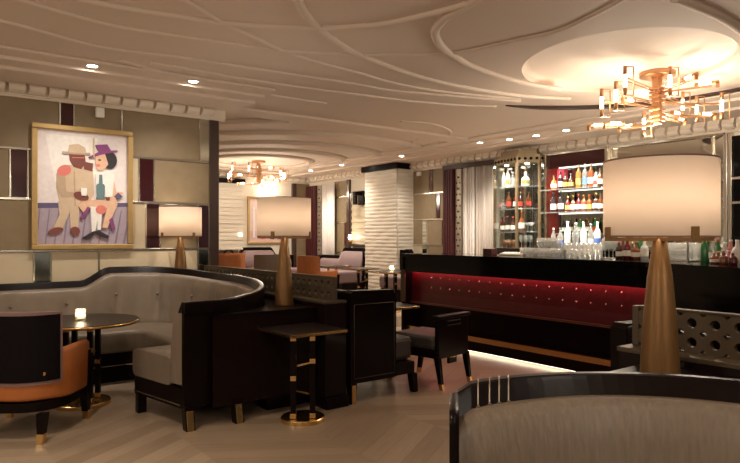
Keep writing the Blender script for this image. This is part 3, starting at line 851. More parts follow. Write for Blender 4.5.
# candle glass
def candle(label, loc, big=1):
    t = thing('candle_glass', label, 'candle', loc)
    b = MB(); b.lathe([(1e-4, 0), (.034*big, 0), (.04*big, .05*big), (.036*big, .085*big), (.033*big, .085*big), (.036*big, .05*big), (.03*big, .012), (1e-4, .012)], GLASS, seg=20); b.build('glass', t)
    b = MB(); b.lathe([(1e-4, .012), (.022*big, .012), (.022*big, .035*big), (1e-4, .035*big)], WHITE, seg=14); b.build('wax', t)
    b = MB(); b.ball((0, 0, .055*big), .009*big, FLAME, sz=1.8); b.build('flame', t)
    point(t, (0, 0, .11*big), .8, (1, .7, .4), .01)
candle('lit candle glass on the round black table at left', (1.17, 5.30, .66))

# ================================================================== ORANGE ARMCHAIR
def armchair(label, loc, rz, detail=True, shell=ORANGE, group=None):
    t = thing('armchair', label, 'armchair', loc, rz, group)
    pts = fillet_path([(-.31, .27), (-.335, -.27), (.335, -.27), (.31, .27)], [.26, .26], .05)
    # moving down the left side then right: left normals point inwards
    S = arclen(pts); T = S[-1]
    def pr(i):
        e = min(S[i], T-S[i]); z = .575-.02*smooth01(1-e/.25)*0
        zb = .235+.02*smooth01((e-.2)/.3)
        return [(q, z2) for q, z2 in rrect(.0, .065, zb, z, .028)]
    b = MB(); sweep(b, pts, pr, shell); b.build('arm_shell', t)
    # tall back, black outside, with a mauve piped edge
    bp = [p for p in pts if p.y < -.02]
    Sb = arclen(bp); Tb = Sb[-1]
    k0 = [i for i in range(len(bp)) if .05 < Sb[i] < Tb-.05]
    bp = [bp[i] for i in k0]; Sb = arclen(bp); Tb = Sb[-1]
    def tz(i): return .83-.012*abs(2*Sb[i]/Tb-1)**4
    b = MB(); sweep(b, bp, lambda i: [(-.012, .36), (.075, .36), (.06, tz(i)), (-.012, tz(i))], MAUVE if detail else shell, smooth=False); bk = b.build('backrest', t)
    ip = list(bp); ip[0] = bp[0].lerp(bp[1], .4); ip[-1] = bp[-1].lerp(bp[-2], .4)
    b = MB(); sweep(b, ip, lambda i: [(-.018, .382), (-.011, .382), (-.011, .808), (-.018, .808)], DARKF if detail else shell, smooth=False); b.build('back_cover', bk)
    if detail:
        p = ip[-3]; b = MB(); b.cyl((p.x-.0, p.y-.016, .43), (p.x, p.y-.026, .43), .012, BRASS, 12); b.build('brass_stud', bk)
    b = MB(); b.box(-.21, .21, -.14, .27, .30, .46, shell, .04, seg=3); b.build('seat_cushion', t)
    fr = MB(); fp = [Vector((p.x*.97, p.y*.97)) for p in pts]
    fr.prism([(p.x, p.y) for p in fp], .185, .245, LACQ); fr.build('seat_frame', t)
    for x, y in ((-.285, .26), (.285, .26), (-.27, -.26), (.27, -.26)):
        b = MB(); f = y > 0; top = .5 if f else .19; q = .026
        sx = 1 if x > 0 else -1; oy = 0.03 if f else -.03
        b.grid([[(x-q*k, y-q*k+dy, z), (x+q*k, y-q*k+dy, z), (x+q*k, y+q*k+dy, z), (x-q*k, y+q*k+dy, z)] for z, k, dy in ((0.06, .8, oy*.4), (.19, 1.1, 0), (top, 1.0 if f else 1.1, oy*.5 if f else 0))], LACQ, cu=True, smooth=False, cap=True)
        l = b.build('leg', t)
        if detail:
            b = MB(); dy = oy*.55; b.grid([[(x-q*k, y-q*k+dy+e, z), (x+q*k, y-q*k+dy+e, z), (x+q*k, y+q*k+dy+e, z), (x-q*k, y+q*k+dy+e, z)] for z, k, e in ((0, .75, oy*.2), (.065, .86, 0))], BRASS, cu=True, smooth=False, cap=True); b.build('brass_tip', l)
        else:
            b = MB(); b.box(x-q, x+q, y-q+oy*.5, y+q+oy*.5, 0, .062, BRASS); b.build('brass_tip', l)
    return t
armchair('orange leather tub armchair with black back at the left edge, by the round table', (.715, 4.82, 0), -math.atan2(FX, FY)-.04)

# ================================================================== DARK SETTEES FACING THE BAR
def settee(label, yarm, dirn, length):
    """arm panel at y = yarm, body runs in dirn"""
    t = thing('settee', label, 'settee', (2.84, yarm, 0)); s = dirn
    def bx(b, x0, x1, y0, y1, z0, z1, m, bev=.006):
        a, c = sorted((s*y0, s*y1)); b.box(x0, x1, a, c, z0, z1, m, bev)
    b = MB(); prof = [(0, .16), (.44, .16), (.46, .2), (.46, .82), (.43, .88), (.03, .89), (0, .87)]
    M = Matrix(((1, 0, 0, 0), (0, 0, s, 0), (0, 1, 0, 0), (0, 0, 0, 1))); b.prism(prof, 0, .085, LACQ, M); arm = b.build('arm_panel', t)
    b = MB(); e = -.004
    for p, q in (((.03, .2), (.435, .2)), ((.03, .78), (.435, .78)), ((.03, .2), (.03, .78)), ((.435, .2), (.435, .78))):
        b.cyl((p[0], s*e, p[1]), (q[0], s*e, q[1]), .0025, BRONZE, 6)
    b.build('piping', arm)
    b = MB(); bx(b, 0, .06, .085, length, .16, .87, LACQ); b.build('back_shell', t)
    b = MB(); bx(b, -.012, .075, .085, length, .82, .885, LACQ, .02); b.build('top_rim', t)
    b = MB(); bx(b, .06, .17, .085, length, .40, .83, BROWNL, .03); b.build('back_cushion', t)
    b = MB(); bx(b, .10, .72, .088, length, .26, .46, BROWNL, .04); b.build('seat_cushion', t)
    b = MB(); bx(b, .02, .68, .02, length, .16, .26, LACQ); b.build('seat_frame', t)
    for x, y, m in ((.03, .03, 1), (.66, .03, 0), (.03, length-.06, 0), (.66, length-.06, 0)):
        b = MB(); q = .028
        b.grid([[(x-q*k+dx, s*y-q*k, z), (x+q*k+dx, s*y-q*k, z), (x+q*k+dx, s*y+q*k, z), (x-q*k+dx, s*y+q*k, z)] for z, k, dx in ((0, .85, .02 if x > .3 else 0), (.16, 1.1, 0))], LACQ, cu=True, smooth=False, cap=True)
        l = b.build('leg', t)
        if m: b = MB(); b.box(x-.02, x+.02, s*y-q-.006, s*y-q+.002, 0, .15, BRASS, .002); b.build('brass_face', l)
    return t
settee('dark lacquered settee end with leather seat facing the bar, behind the square table', 3.985, 1, 2.2)
settee('dark settee beyond the right pierced screen, only its lacquered arm showing', 1.76, -1, 1.7)

# low chair
t = thing('low_chair', 'low dark chair with slotted backrest and brass tipped legs in the aisle', 'chair', (3.89, 4.23, 0), math.radians(9)); t.scale = (.88, 1, 1)
b = MB(); b.box(-.25, .25, -.28, -.235, .26, .60, LACQ, .008); bk = b.build('backrest', t)
b = MB(); b.box(-.275, .275, -.295, -.22, .60, .635, LACQ, .012); b.build('top_rail', bk)
b = MB(); b.box(-.10, .10, -.288, -.279, .545, .575, BLACKG, .004); b.box(-.11, .11, -.286, -.279, .575, .582, BRONZE, .001); b.box(-.11, .11, -.286, -.279, .538, .545, BRONZE, .001); b.build('handle_slot', bk)
b = MB(); b.box(-.07, .07, -.27, -.245, .20, .27, LACQ, .01); b.box(-.06, .06, -.274, -.268, .252, .258, BRASS, .001); b.build('apron_block', t)
b = MB(); b.box(-.26, .26, -.235, .27, .33, .45, BROWNL, .035, seg=3); b.build('seat', t)
b = MB(); b.box(-.255, .255, -.27, .26, .26, .33, LACQ, .008); b.build('seat_frame', t)
for x, y in ((-.235, -.255), (.235, -.255), (-.235, .24), (.235, .24)):
    b = MB(); oy = -.05 if y < 0 else .05
    b.grid([[(x-q, y-q+d, z), (x+q, y-q+d, z), (x+q, y+q+d, z), (x-q, y+q+d, z)] for z, q, d in ((.05, .018, oy*.8), (.28, .026, 0))], LACQ, cu=True, smooth=False, cap=True); l = b.build('leg', t)
    b = MB(); b.grid([[(x-q, y-q+d, z), (x+q, y-q+d, z), (x+q, y+q+d, z), (x-q, y+q+d, z)] for z, q, d in ((0, .016, oy), (.052, .019, oy*.8))], BRASS, cu=True, smooth=False, cap=True); b.build('brass_tip', l)

# ================================================================== BAR
pathB = fillet_path([(5.1, 6.0), (5.1, 2.9), (4.35, 1.2), (4.2, -.6)], [1.2, 1.6], .1)
SB = arclen(pathB)
tb = thing('bar_counter', 'long black bar counter with red studded leather front glowing under its top', 'bar counter', (5.1, 6.0, 0))
def BP(mb, nm, parent=tb):
    o = mb.build(nm, parent)
    for v in o.data.vertices: v.co -= Vector((5.1, 6.0, 0))
    return o
cst = lambda *p: (lambda i: list(p))
BP(sweep(MB(), pathB, cst((-.02, 1.06), (.70, 1.06), (.70, 1.10), (-.02, 1.10)), BLACKG, smooth=False), 'counter_top')
BP(sweep(MB(), pathB, cst((0, .878), (.05, .878), (.05, 1.06), (0, 1.06)), BLACKG, smooth=False), 'apron')
kr = max(i for i, p in enumerate(pathB) if p.y > 2.9)+1
BP(sweep(MB(), pathB, cst((.17, .0), (.66, .0), (.66, 1.06), (.17, 1.06)), LACQ, smooth=False), 'body')
ksm = max(i for i, p in enumerate(pathB) if p.y > 3.9)
for a, c in ((0, ksm+1), (ksm, kr+1)):
    def prr(i): return [(.17, .50), (.115, .50), (.125, .62), (.13, .9), (.17, .9)]
    BP(sweep(MB(), pathB, prr, RED, i0=a, i1=c, smooth=False), 'red_panel')
BP(sweep(MB(), pathB, cst((.10, .478), (.17, .478), (.17, .502), (.10, .502)), mat('brown_trim', (.10, .035, .02), .35), smooth=False, i1=kr+1), 'lower_trim')
BP(sweep(MB(), pathB, cst((.02, .16), (.17, .16), (.17, .9), (.02, .9)), BLACKG, smooth=False, i0=kr), 'black_front')
BP(sweep(MB(), pathB, cst((.05, .035), (.17, .035), (.17, .15), (.05, .15)), LACQ, smooth=False), 'plinth')
BP(sweep(MB(), pathB, cst((.10, .02), (.14, .02), (.14, .034), (.10, .034)), mat('floor_led', (1, .9, .8), .4, emit=(1, .80, .60), estr=4), smooth=False), 'floor_led')
BP(sweep(MB(), pathB, cst((.035, .145), (.085, .145), (.085, .20), (.035, .20)), BRASS, smooth=False), 'foot_rail')
BP(sweep(MB(), pathB, cst((.078, .886), (.098, .886), (.098, .899), (.078, .899)), LEDR, smooth=False, i1=kr+1), 'led_strip')
b = MB(); b.box(5.08, 5.80, 6.0, 6.04, 0, 1.10, LACQ, .008); b.box(5.075, 5.10, 5.97, 6.045, .5, .9, BRONZE, .004); b.box(5.30, 5.34, 6.035, 6.05, .1, 1.0, CHROME, .003); BP(b, 'end_panel')
for k in range(19):
    y = 5.637-(k-.0)*.1568
    for z in (.81, .69):
        if k*2 > 36: continue
        b = MB(); b.ball((5.226, y, z), .0085, CHROME, sx=.6, seg=8); BP(b, 'stud')

# ------------------------------------------------------------------ back counter and bottle displays
b = MB(); b.box(7.35, 7.93, -.5, 5.95, 0, 1.09, WOODK, .005); tbk = thing('bottle_counter', 'dark back counter along the wall behind the bar, under the bottle shelves', 'counter', (7.35, 0, 0))
o = b.build('body', tbk)
for v in o.data.vertices: v.co -= Vector((7.35, 0, 0))
b = MB(); b.box(-.03, .58, -.5, 5.955, 1.09, 1.13, BLACKG, .004); b.build('counter_top', tbk)
NY0, NY1 = 4.93, 5.96   # bottle niche
struct(MB().box(7.96, 8.0, NY0, NY1, 1.13, 2.56, BURG, .003).build('trim_92'))
t = thing('bottle_niche', 'mirror backed red lacquer niche with glass shelves of bottles behind the bar', 'shelf unit', (7.95, NY0, 1.13))
def NP(b, nm, par=t):
    o = b.build(nm, par)
    for v in o.data.vertices: v.co -= Vector((7.95, NY0, 1.13))
    return o
NP(MB().box(7.945, 7.96, NY0+.02, 5.76, 1.13, 2.34, mat('niche_mirror', (.30, .33, .30), .08, metal=1, var=.15, nscale=5), .002), 'mirror_back')
NP(MB().box(7.80, 7.94, NY0+.02, 5.74, 1.348, 1.36, SHELFG, .002), 'glass_step')
NP(MB().box(7.90, 7.96, 5.76, NY1-.03, 1.13, 2.34, REDW, .006), 'red_side_panel')
NP(MB().box(7.88, 7.96, NY0+.02, NY1-.03, 2.34, 2.53, BURG, .006), 'header')
b = MB(); b.box(7.84, 7.96, NY1-.035, NY1+.01, 1.13, 2.56, CHROME, .004); b.box(7.86, 7.96, NY0-.01, NY1, 2.53, 2.56, CHROME, .004); b.box(7.84, 7.96, NY0-.02, NY0+.02, 1.13, 2.56, CHROME, .004); NP(b, 'metal_frame')
NP(MB().box(7.90, 7.93, NY0+.03, 5.74, 2.325, 2.339, LEDW), 'led_strip')
SHZ = (1.665, 2.0)
for z in SHZ:
    sh = NP(MB().box(7.66, 7.94, NY0+.02, NY1-.06, z-.012, z, SHELFG, .002), 'glass_shelf')
    NP(MB().box(7.925, 7.94, NY0+.03, 5.84, z-.022, z-.013, LEDW), 'shelf_led')
# mirror panel right of the niche, and black panels
t = thing('wall_mirror', 'tall framed mirror on the wall behind the largest lamp, reflecting the ceiling', 'mirror', (7.97, 3.40, 1.13))
b = MB(); b.box(-.0, .015, .02, 1.48, 0.05, 1.40, MIRROR, .002); b.build('mirror_glass', t)
b = MB()
for y0, y1 in ((-.02, .025), (1.475, 1.51)): b.box(-.05, .03, y0, y1, 0, 1.43, CHROME, .004)
b.box(-.05, .03, 0, 1.5, 0, .05, CHROME, .004); b.box(-.05, .03, 0, 1.5, 1.40, 1.43, CHROME, .004); b.box(-.03, .02, 0.15, .17, .05, 1.4, CHROME, .003); b.box(-.02, .02, 0.02, .16, .62, .65, CHROME, .002); b.build('mirror_frame', t)
t = thing('black_wall_panel', 'tall black gloss panel with metal rails at the right edge behind the bar', 'wall panel', (7.95, 2.4, 1.13))
for z0, z1 in ((0, .57), (.60, .86), (.89, 1.38)): MB().box(0, .04, 0, .95, z0, z1, BLACKG, .004).build('panel', t)
b = MB(); b.box(-.02, .05, 0, .95, .57, .60, CHROME, .003); b.box(-.02, .05, 0, .95, .86, .89, CHROME, .003); b.box(-.03, .05, .93, .97, 0, 1.42, CHROME, .003); b.build('rail', t)

# glass bottle cabinet, half-hexagonal
CROWN = mat('antique_gold', (.22, .16, .09), .38, metal=.6)
CZ = (1.13, 1.385, 1.745, 2.085)
t = thing('glass_cabinet', 'tall faceted glass bottle cabinet with brass posts and studded crown', 'cabinet', (7.98, 6.42, 0))
hexp = [(0, -.435), (-.20, -.42), (-.40, -.15), (-.25, .42), (0, .43)]
def hexs(k): return [(x*k, y*k) for x, y in hexp]
cb = MB(); cb.prism(hexs(1.0), 0, 1.13, WOODK); cb.build('base', t)
b = MB(); b.prism(hexs(1.02), 2.44, 2.56, CROWN); cr = b.build('crown', t)
b = MB()
for i in range(len(hexp)-1):
    p, q = Vector(hexp[i]), Vector(hexp[i+1]); n = max(1, round((q-p).length/.085)); d = (q-p).normalized(); nn = Vector((d.y, -d.x))
    nn = nn if nn.x < .3 else -nn
    for k in range(n):
        c = (p+(q-p)*(k+.5)/n)*1.02; s_ = -1 if nn.x > 0 else 1
        b = MB(); b.cyl((c.x, c.y, 2.50), (c.x+nn.x*.008*s_, c.y+nn.y*.008*s_, 2.50), .022, BLACKG, 10); b.build('crown_stud', cr)
b = MB(); b.prism(hexs(.8), 2.56, 2.66, CROWN); b.build('cap', t)
for (x, y) in hexp[1:4]:
    b = MB(); b.box(x-.018, x+.018, y-.018, y+.018, 1.13, 2.44, CROWN, .004); b.build('post', t)
for i in range(0, 4):
    p, q = Vector(hexp[i]+(0,)), Vector(hexp[i+1]+(0,)); d = (q-p).normalized(); p = p+d*.02; q = q-d*.02
    b = MB(); b.bar((p+q)/2+Vector((0, 0, 1.14)), (p+q)/2+Vector((0, 0, 2.43)), (q-p).length if abs(d.x) < .1 else .004, .004 if abs(d.x) < .1 else (q-p).length, PANE); b.build("glass_pane", t)
MB().box(-.02, -.005, -.42, .42, 1.13, 2.44, mat('smoked_mirror', (.16, .15, .13), .12, metal=.9)).build('mirror_back', t)
for z in CZ[1:]:
    b = MB(); b.prism(hexs(.94), z-.012, z, SHELFG); b.build('glass_shelf', t)
b = MB(); b.prism(hexs(.97), 1.128, 1.133, SHELFG); b.build('floor_plate', t)
for y in (-.2, .2):
    b = MB(); b.cyl((-.22, y, 2.438), (-.22, y, 2.43), .03, DOWNL, 12); b.build('cabinet_light', t)
    spot(t, (-.22, y, 2.42), 5, (1, .93, .82), 130, .7, .02)

# ================================================================== BOTTLES AND GLASSES
def liq(n, c, tr=.12):
    return mat('bottle_'+n, c, .08, coat=.6, var=.1, nscale=5, trans=tr)
LQ = dict(clear=glass_mat('bottle_clear', (.93, .96, .95), .16, milk=.14), gold=liq('gold', (.30, .16, .04)), amber=liq('amber', (.13, .045, .015)), brown=liq('brown', (.07, .025, .012), .2), dark=liq('dark', (.03, .02, .02), .1),
          red=liq('red', (.13, .012, .012)), orange=liq('orange', (.24, .07, .02)), green=liq('green', (.03, .22, .06)), white=mat('bottle_white', (.80, .80, .78), .25, coat=.4), blue=liq('blue', (.25, .42, .75), .5), pink=liq('pink', (.75, .28, .30)))
LB = dict(w=PAPER, k=mat('label_black', (.03, .03, .03), .5), r=mat('label_red', (.55, .05, .04), .5), b=mat('label_blue', (.10, .20, .55), .5), g=mat('label_gold', (.70, .50, .18), .35, metal=.6))
CAPM = dict(k=mat('cap_black', (.02, .02, .02), .4), g=BRASS, r=LB['r'], w=WHITE, s=STEEL)
KINDS = {
 'round': [(0, 0), (1, 0), (1, .55), (.9, .62), (.42, .72), (.36, .95)],
 'tall': [(0, 0), (.92, 0), (1, .03), (1, .62), (.8, .70), (.38, .78), (.34, .96)],
 'squat': [(0, 0), (.9, 0), (1.05, .1), (1.05, .5), (.8, .62), (.35, .7), (.32, .93)],
 'vase': [(0, 0), (.75, 0), (.7, .12), (.95, .45), (1, .62), (.6, .72), (.4, .80), (.5, .96)],
 'flask': [(0, 0), (.8, 0), (1.15, .25), (1.1, .45), (.6, .62), (.32, .7), (.3, .94)],
}
def bottle(label, x, y, z, h, r, kind, liqn, lab='w', cap='k', group=None, cat='bottle'):
    b = MB(); pr = [(max(a*r, 1e-4), c*h) for a, c in KINDS[kind]]; b.lathe(pr, LQ[liqn], seg=14)
    o = b.build('bottle', None, (x, y, z)); tag(o, label, cat, group)
    b = MB(); zt = KINDS[kind][-1][1]*h; b.lathe([(.40*r, zt-.03*h), (.42*r, h), (1e-4, h)], CAPM[cap], seg=10); b.build('cap', o)
    if lab:
        lo, hi = (.16, .42) if kind != 'vase' else (.5, .6); rr = 1.012*r*(1.05 if kind == 'squat' else 1.16 if kind == 'flask' else 1)
        b = MB(); b.lathe([(rr, lo*h), (rr, hi*h)], LB[lab], seg=14); b.build('bottle_label', o)
    return o
def row(desc, X, z, where, group, flip=1):
    n = len(desc)
    for i, (px, h, r, k, l, lab, cap, txt) in enumerate(desc):
        y = yX(px, X)
        bottle('%s, %s %s' % (txt, ORD[i]+' from left', where), X, y, z, h, r, k, l, lab, cap, group)
row([(554, .21, .042, 'squat', 'gold', 'w', 'k', 'short gold bottle with pale label'), (560.5, .27, .033, 'tall', 'dark', 'w', 'k', 'slim dark bottle'),
     (565.5, .235, .038, 'round', 'brown', 'g', 'k', 'dark brown bottle with gold label'), (571, .225, .042, 'squat', 'brown', 'g', 'k', 'squat dark bottle with gold label'),
     (578.7, .33, .042, 'tall', 'gold', 'g', 's', 'tall gold bottle'), (585, .34, .038, 'tall', 'clear', 'b', 's', 'tall clear bottle with blue label'),
     (591, .33, .042, 'tall', 'orange', 'w', 's', 'tall orange bottle'), (596, .22, .036, 'round', 'white', 'r', 'k', 'white bottle with red label'), (600, .25, .036, 'round', 'amber', 'w', 'k', 'amber bottle by the lamp shade')],
    7.76, SHZ[1], 'on top niche shelf', 'bottles on the top niche shelf')
row([(553.5, .30, .042, 'tall', 'dark', 'w', 'k', 'tall dark bottle with white label'), (560.8, .31, .042, 'tall', 'dark', 'w', 'k', 'tall dark wine bottle with white label'),
     (568, .235, .040, 'squat', 'red', 'g', 'g', 'squat red bottle'), (573.3, .245, .04, 'flask', 'amber', 'w', 'g', 'flask shaped amber bottle'),
     (578.7, .25, .038, 'round', 'red', 'w', 'r', 'red bottle with big white label'), (583.7, .24, .038, 'round', 'orange', 'w', 'g', 'orange bottle'),
     (589.3, .235, .038, 'round', 'orange', 'g', 'r', 'orange bottle with gold label'), (596, .255, .045, 'squat', 'brown', 'w', 'g', 'broad brown bottle'), (600.5, .24, .036, 'round', 'amber', 'w', 'k', 'amber bottle')],
    7.76, SHZ[0], 'on lower niche shelf', 'bottles on the lower niche shelf')
row([(553.6, .31, .036, 'tall', 'clear', None, 's', 'clear plain bottle'), (560.5, .31, .05, 'round', 'clear', 'b', 'k', 'clear bottle with blue label'),
     (567.6, .40, .043, 'tall', 'white', 'w', 'w', 'tall white bottle'), (576, .38, .055, 'vase', 'clear', None, 's', 'clear vase shaped decanter'),
     (583.6, .385, .043, 'tall', 'white', None, 's', 'tall white frosted bottle'), (591, .36, .043, 'tall', 'clear', 'w', 's', 'clear bottle with pale label'),
     (597.5, .385, .043, 'tall', 'white', 'b', 'b' if False else 'w', 'white bottle with blue label')],
    7.70, 1.13, 'on back counter below niche', 'bottles on the back counter')
row([(564, .20, .032, 'round', 'dark', 'w', 'k', 'small dark bottle'), (570.5, .22, .034, 'round', 'brown', 'w', 'k', 'brown bottle with pale label'), (580, .21, .034, 'round', 'green', 'w', 'g', 'green bottle with pale label'),
     (587.5, .22, .034, 'round', 'amber', 'w', 'r', 'amber bottle with pale label'), (595, .22, .034, 'round', 'green', 'r', 'g', 'green bottle with red label')],
    7.87, 1.36, 'on narrow glass step above the back counter', 'bottles in the rear row')
BX = tag(MB().box(7.70, 7.80, yX(558.5, 7.75)-.06, yX(558.5, 7.75)+.06, 0, .30, mat('red_box', (.45, .03, .06), .4), .004).build('gift_box', None, (0.10, 0, SHZ[1])), 'red gift box standing behind the short gold bottle on the top niche shelf', 'box')

# inside the glass cabinet
def cabrow(desc, z, where):
    for i, (px, X, h, r, k, l, lab, cap, txt) in enumerate(desc):
        bottle('%s, %s %s in glass cabinet' % (txt, ORD[i]+' from left', where), X, yX(px, X), z, h, r, k, l, lab, cap, 'bottles in the glass cabinet')
cabrow([(503.6, 7.80, .25, .035, 'round', 'white', None, 'g', 'pale bottle'), (507.8, 7.72, .30, .035, 'tall', 'white', 'g', 'g', 'tall pale bottle'), (513, 7.76, .24, .06, 'flask', 'clear', None, 's', 'round crystal decanter'), (525.5, 7.74, .22, .06, 'squat', 'white', 'g', 's', 'square shouldered crystal decanter')], CZ[3]+.0005, 'on top shelf')
cabrow([(503, 7.74, .15, .05, 'flask', 'clear', None, 's', 'crystal flask'), (508.8, 7.72, .27, .038, 'round', 'amber', 'r', 'k', 'amber bottle with red label'), (515.5, 7.80, .27, .038, 'round', 'red', 'w', 'k', 'red bottle with pale label'), (520.5, 7.76, .26, .035, 'round', 'brown', 'r', 'g', 'brown bottle with red label'), (528.6, 7.74, .25, .042, 'round', 'amber', 'r', 'k', 'amber bottle')], CZ[2]+.0005, 'on second shelf')
cabrow([(502.5, 7.80, .24, .036, 'round', 'red', 'w', 'k', 'red bottle with white label'), (507.6, 7.74, .25, .038, 'round', 'dark', 'w', 'r', 'dark bottle with large white label'), (513, 7.74, .24, .038, 'round', 'brown', 'w', 'r', 'brown bottle with large white label'), (521.8, 7.72, .33, .045, 'flask', 'orange', 'w', 'g', 'tall orange flask bottle')], CZ[1]+.0005, 'on third shelf')

def glassware(kind):
    b = MB()
    if kind == 'tumbler': b.lathe([(1e-4, 0), (.032, 0), (.036, .09), (.033, .09), (.029, .012), (1e-4, .012)], GLASS, seg=14)
    elif kind == 'highball': b.lathe([(1e-4, 0), (.028, 0), (.031, .15), (.028, .15), (.025, .012), (1e-4, .012)], GLASS, seg=14)
    elif kind == 'wine': b.lathe([(1e-4, 0), (.032, 0), (.030, .004), (.005, .012), (.004, .085), (.03, .11), (.038, .15), (.031, .20), (.029, .20), (.035, .15), (.027, .113), (1e-4, .09)], GLASS, seg=14)
    elif kind == 'coupe': b.lathe([(1e-4, 0), (.034, 0), (.03, .005), (.004, .012), (.004, .09), (.03, .105), (.052, .14), (.050, .14), (.028, .108), (1e-4, .095)], GLASS, seg=14)
    elif kind == 'flute': b.lathe([(1e-4, 0), (.028, 0), (.026, .004), (.004, .012), (.004, .07), (.02, .10), (.026, .16), (.023, .22), (.021, .22), (.023, .16), (.017, .1), (1e-4, .08)], GLASS, seg=14)
    return b
GP = {}
def glass(kind, x, y, z, label, group):
    if kind not in GP: o = GP[kind] = glassware(kind).build(kind+'_glass')
    else: o = GP[kind].copy(); C.objects.link(o)
    o.location = (x, y, z); tag(o, label, 'glass', group); return o
GN = {'tumbler': 'short clear tumbler', 'highball': 'clear highball glass', 'wine': 'stemmed wine glass', 'coupe': 'stemmed coupe glass', 'flute': 'slim stemmed flute'}
for k, (px, X) in enumerate(((505.5, 7.76), (509.5, 7.74), (513.6, 7.76))):
    b = MB(); b.lathe([(1e-4, 0), (.04, 0), (.046, .13), (.042, .13), (.036, .02), (1e-4, .02)], LQ['amber'], seg=14)
    tag(b.build('amber_tumbler', None, (X, yX(px, X), 1.1335)), 'amber glass tumbler, %s from left in glass cabinet bottom' % ORD[k], 'glass', 'amber tumblers in the cabinet')
for k, (px, X) in enumerate(((521.5, 7.74), (526, 7.72), (530, 7.76))):
    glass('wine', X, yX(px, X), 1.1335, 'stemmed wine glass, %s from left in glass cabinet bottom' % ORD[k], 'wine glasses in the cabinet')
for k, (px, X) in enumerate(((528, 7.72), (531.5, 7.76))):
    glass('coupe', X, yX(px, X), CZ[1]+.0005, 'stemmed coupe glass, %s from left beside the orange flask in the cabinet' % ORD[k], 'coupe glasses in the cabinet')

# along the bar top (follows the counter's curve)
def onbar(px, off):
    """point on the counter seen in column px at distance off behind the front edge"""
    best = None; nb = normals(pathB)
    for i in range(len(pathB)-1):
        a = pathB[i]+nb[i]*off; c = pathB[i+1]+nb[i+1]*off
        r = ray(px, 200); D = Vector((r[0], r[1])); e = c-a
        det = D.x*(-e.y)+e.x*D.y
        if abs(det) < 1e-9: continue
        u = (D.x*a.y-D.y*a.x)/(-(D.x*e.y-D.y*e.x))
        if 0 <= u <= 1: return a+e*u
    return None
def barglasses(kind, pxs, off, where, group):
    for i, px in enumerate(pxs):
        p = onbar(px, off)
        if p is None: continue
        glass(kind, p.x, p.y, 1.10, '%s, %s from left %s' % (GN[kind], ORD[i], where), group)
fr = lambda a, b_, n: [a+(b_-a)*k/(n-1) for k in range(n)]
barglasses('wine', fr(540, 558, 6), .62, 'in the bar group before white bottles', 'wine glasses on the bar')
barglasses('tumbler', fr(523, 563, 9), .45, 'in left bar row', 'tumblers on the left of the bar')
barglasses('highball', fr(566, 600, 8), .45, 'in middle bar row', 'highballs on the bar')
barglasses('coupe', fr(566, 600, 7), .60, 'in row behind bar highballs', 'coupe glasses on the bar')
barglasses('wine', fr(605, 617, 4), .50, 'in bar group beside largest lamp stem', 'wine glasses by the lamp')
barglasses('tumbler', fr(570, 596, 6), .30, 'in front row at bar middle', 'front tumblers on the bar')
def barbottles(desc, off, where, group):
    for i, (px, h, r, k, l, lab, cap, txt) in enumerate(desc):
        p = onbar(px, off+(.04 if i % 2 else 0))
        if p is None: continue
        bottle('%s, %s %s' % (txt, ORD[i]+' from left', where), p.x, p.y, 1.10, h, r, k, l, lab, cap, group)
barbottles([(619, .17, .03, 'round', 'brown', 'w', 'r', 'small brown bottle'), (623, .19, .032, 'round', 'amber', 'w', 'g', 'amber bottle'), (627.5, .20, .032, 'round', 'red', 'w', 'k', 'red bottle'), (632, .16, .035, 'squat', 'amber', 'g', 'g', 'squat amber bottle'),
            (636.5, .16, .034, 'squat', 'orange', 'w', 'k', 'squat orange bottle'), (640.5, .22, .03, 'tall', 'green', 'w', 'r', 'slim green bottle'), (644.5, .19, .036, 'round', 'white', 'w', 'k', 'white bottle')],
           .45, 'left of largest lamp stem', 'bottles left of the lamp stem')
barbottles([(704.5, .21, .032, 'tall', 'green', None, 'k', 'bright green bottle'), (708, .19, .032, 'round', 'green', 'w', 'g', 'green bottle with pale label'), (713, .20, .03, 'tall', 'clear', 'w', 'r', 'clear bottle with red cap'), (718, .19, .034, 'round', 'green', 'w', 'r', 'green bottle with red cap'),
            (725, .17, .036, 'squat', 'clear', None, 's', 'clear squat bottle'), (731, .19, .032, 'round', 'pink', 'w', 's', 'pink bottle'), (737.5, .19, .04, 'round', 'white', 'w', 'w', 'white bottle at the right edge')],
           .52, 'in rear line at right bar end', 'bottles at the right end of the bar')
barbottles([(714, .09, .03, 'squat', 'orange', 'w', 'g', 'short orange jar bottle'), (718.5, .10, .032, 'squat', 'amber', 'w', 'g', 'short amber jar bottle'), (723.5, .10, .034, 'squat', 'orange', None, 'r', 'short bright orange bottle'), (728.5, .11, .032, 'squat', 'pink', None, 's', 'short pink bottle'), (733, .10, .032, 'squat', 'red', None, 's', 'short red bottle')],
           .30, 'in front line at right bar end', 'short bottles at the right end of the bar')
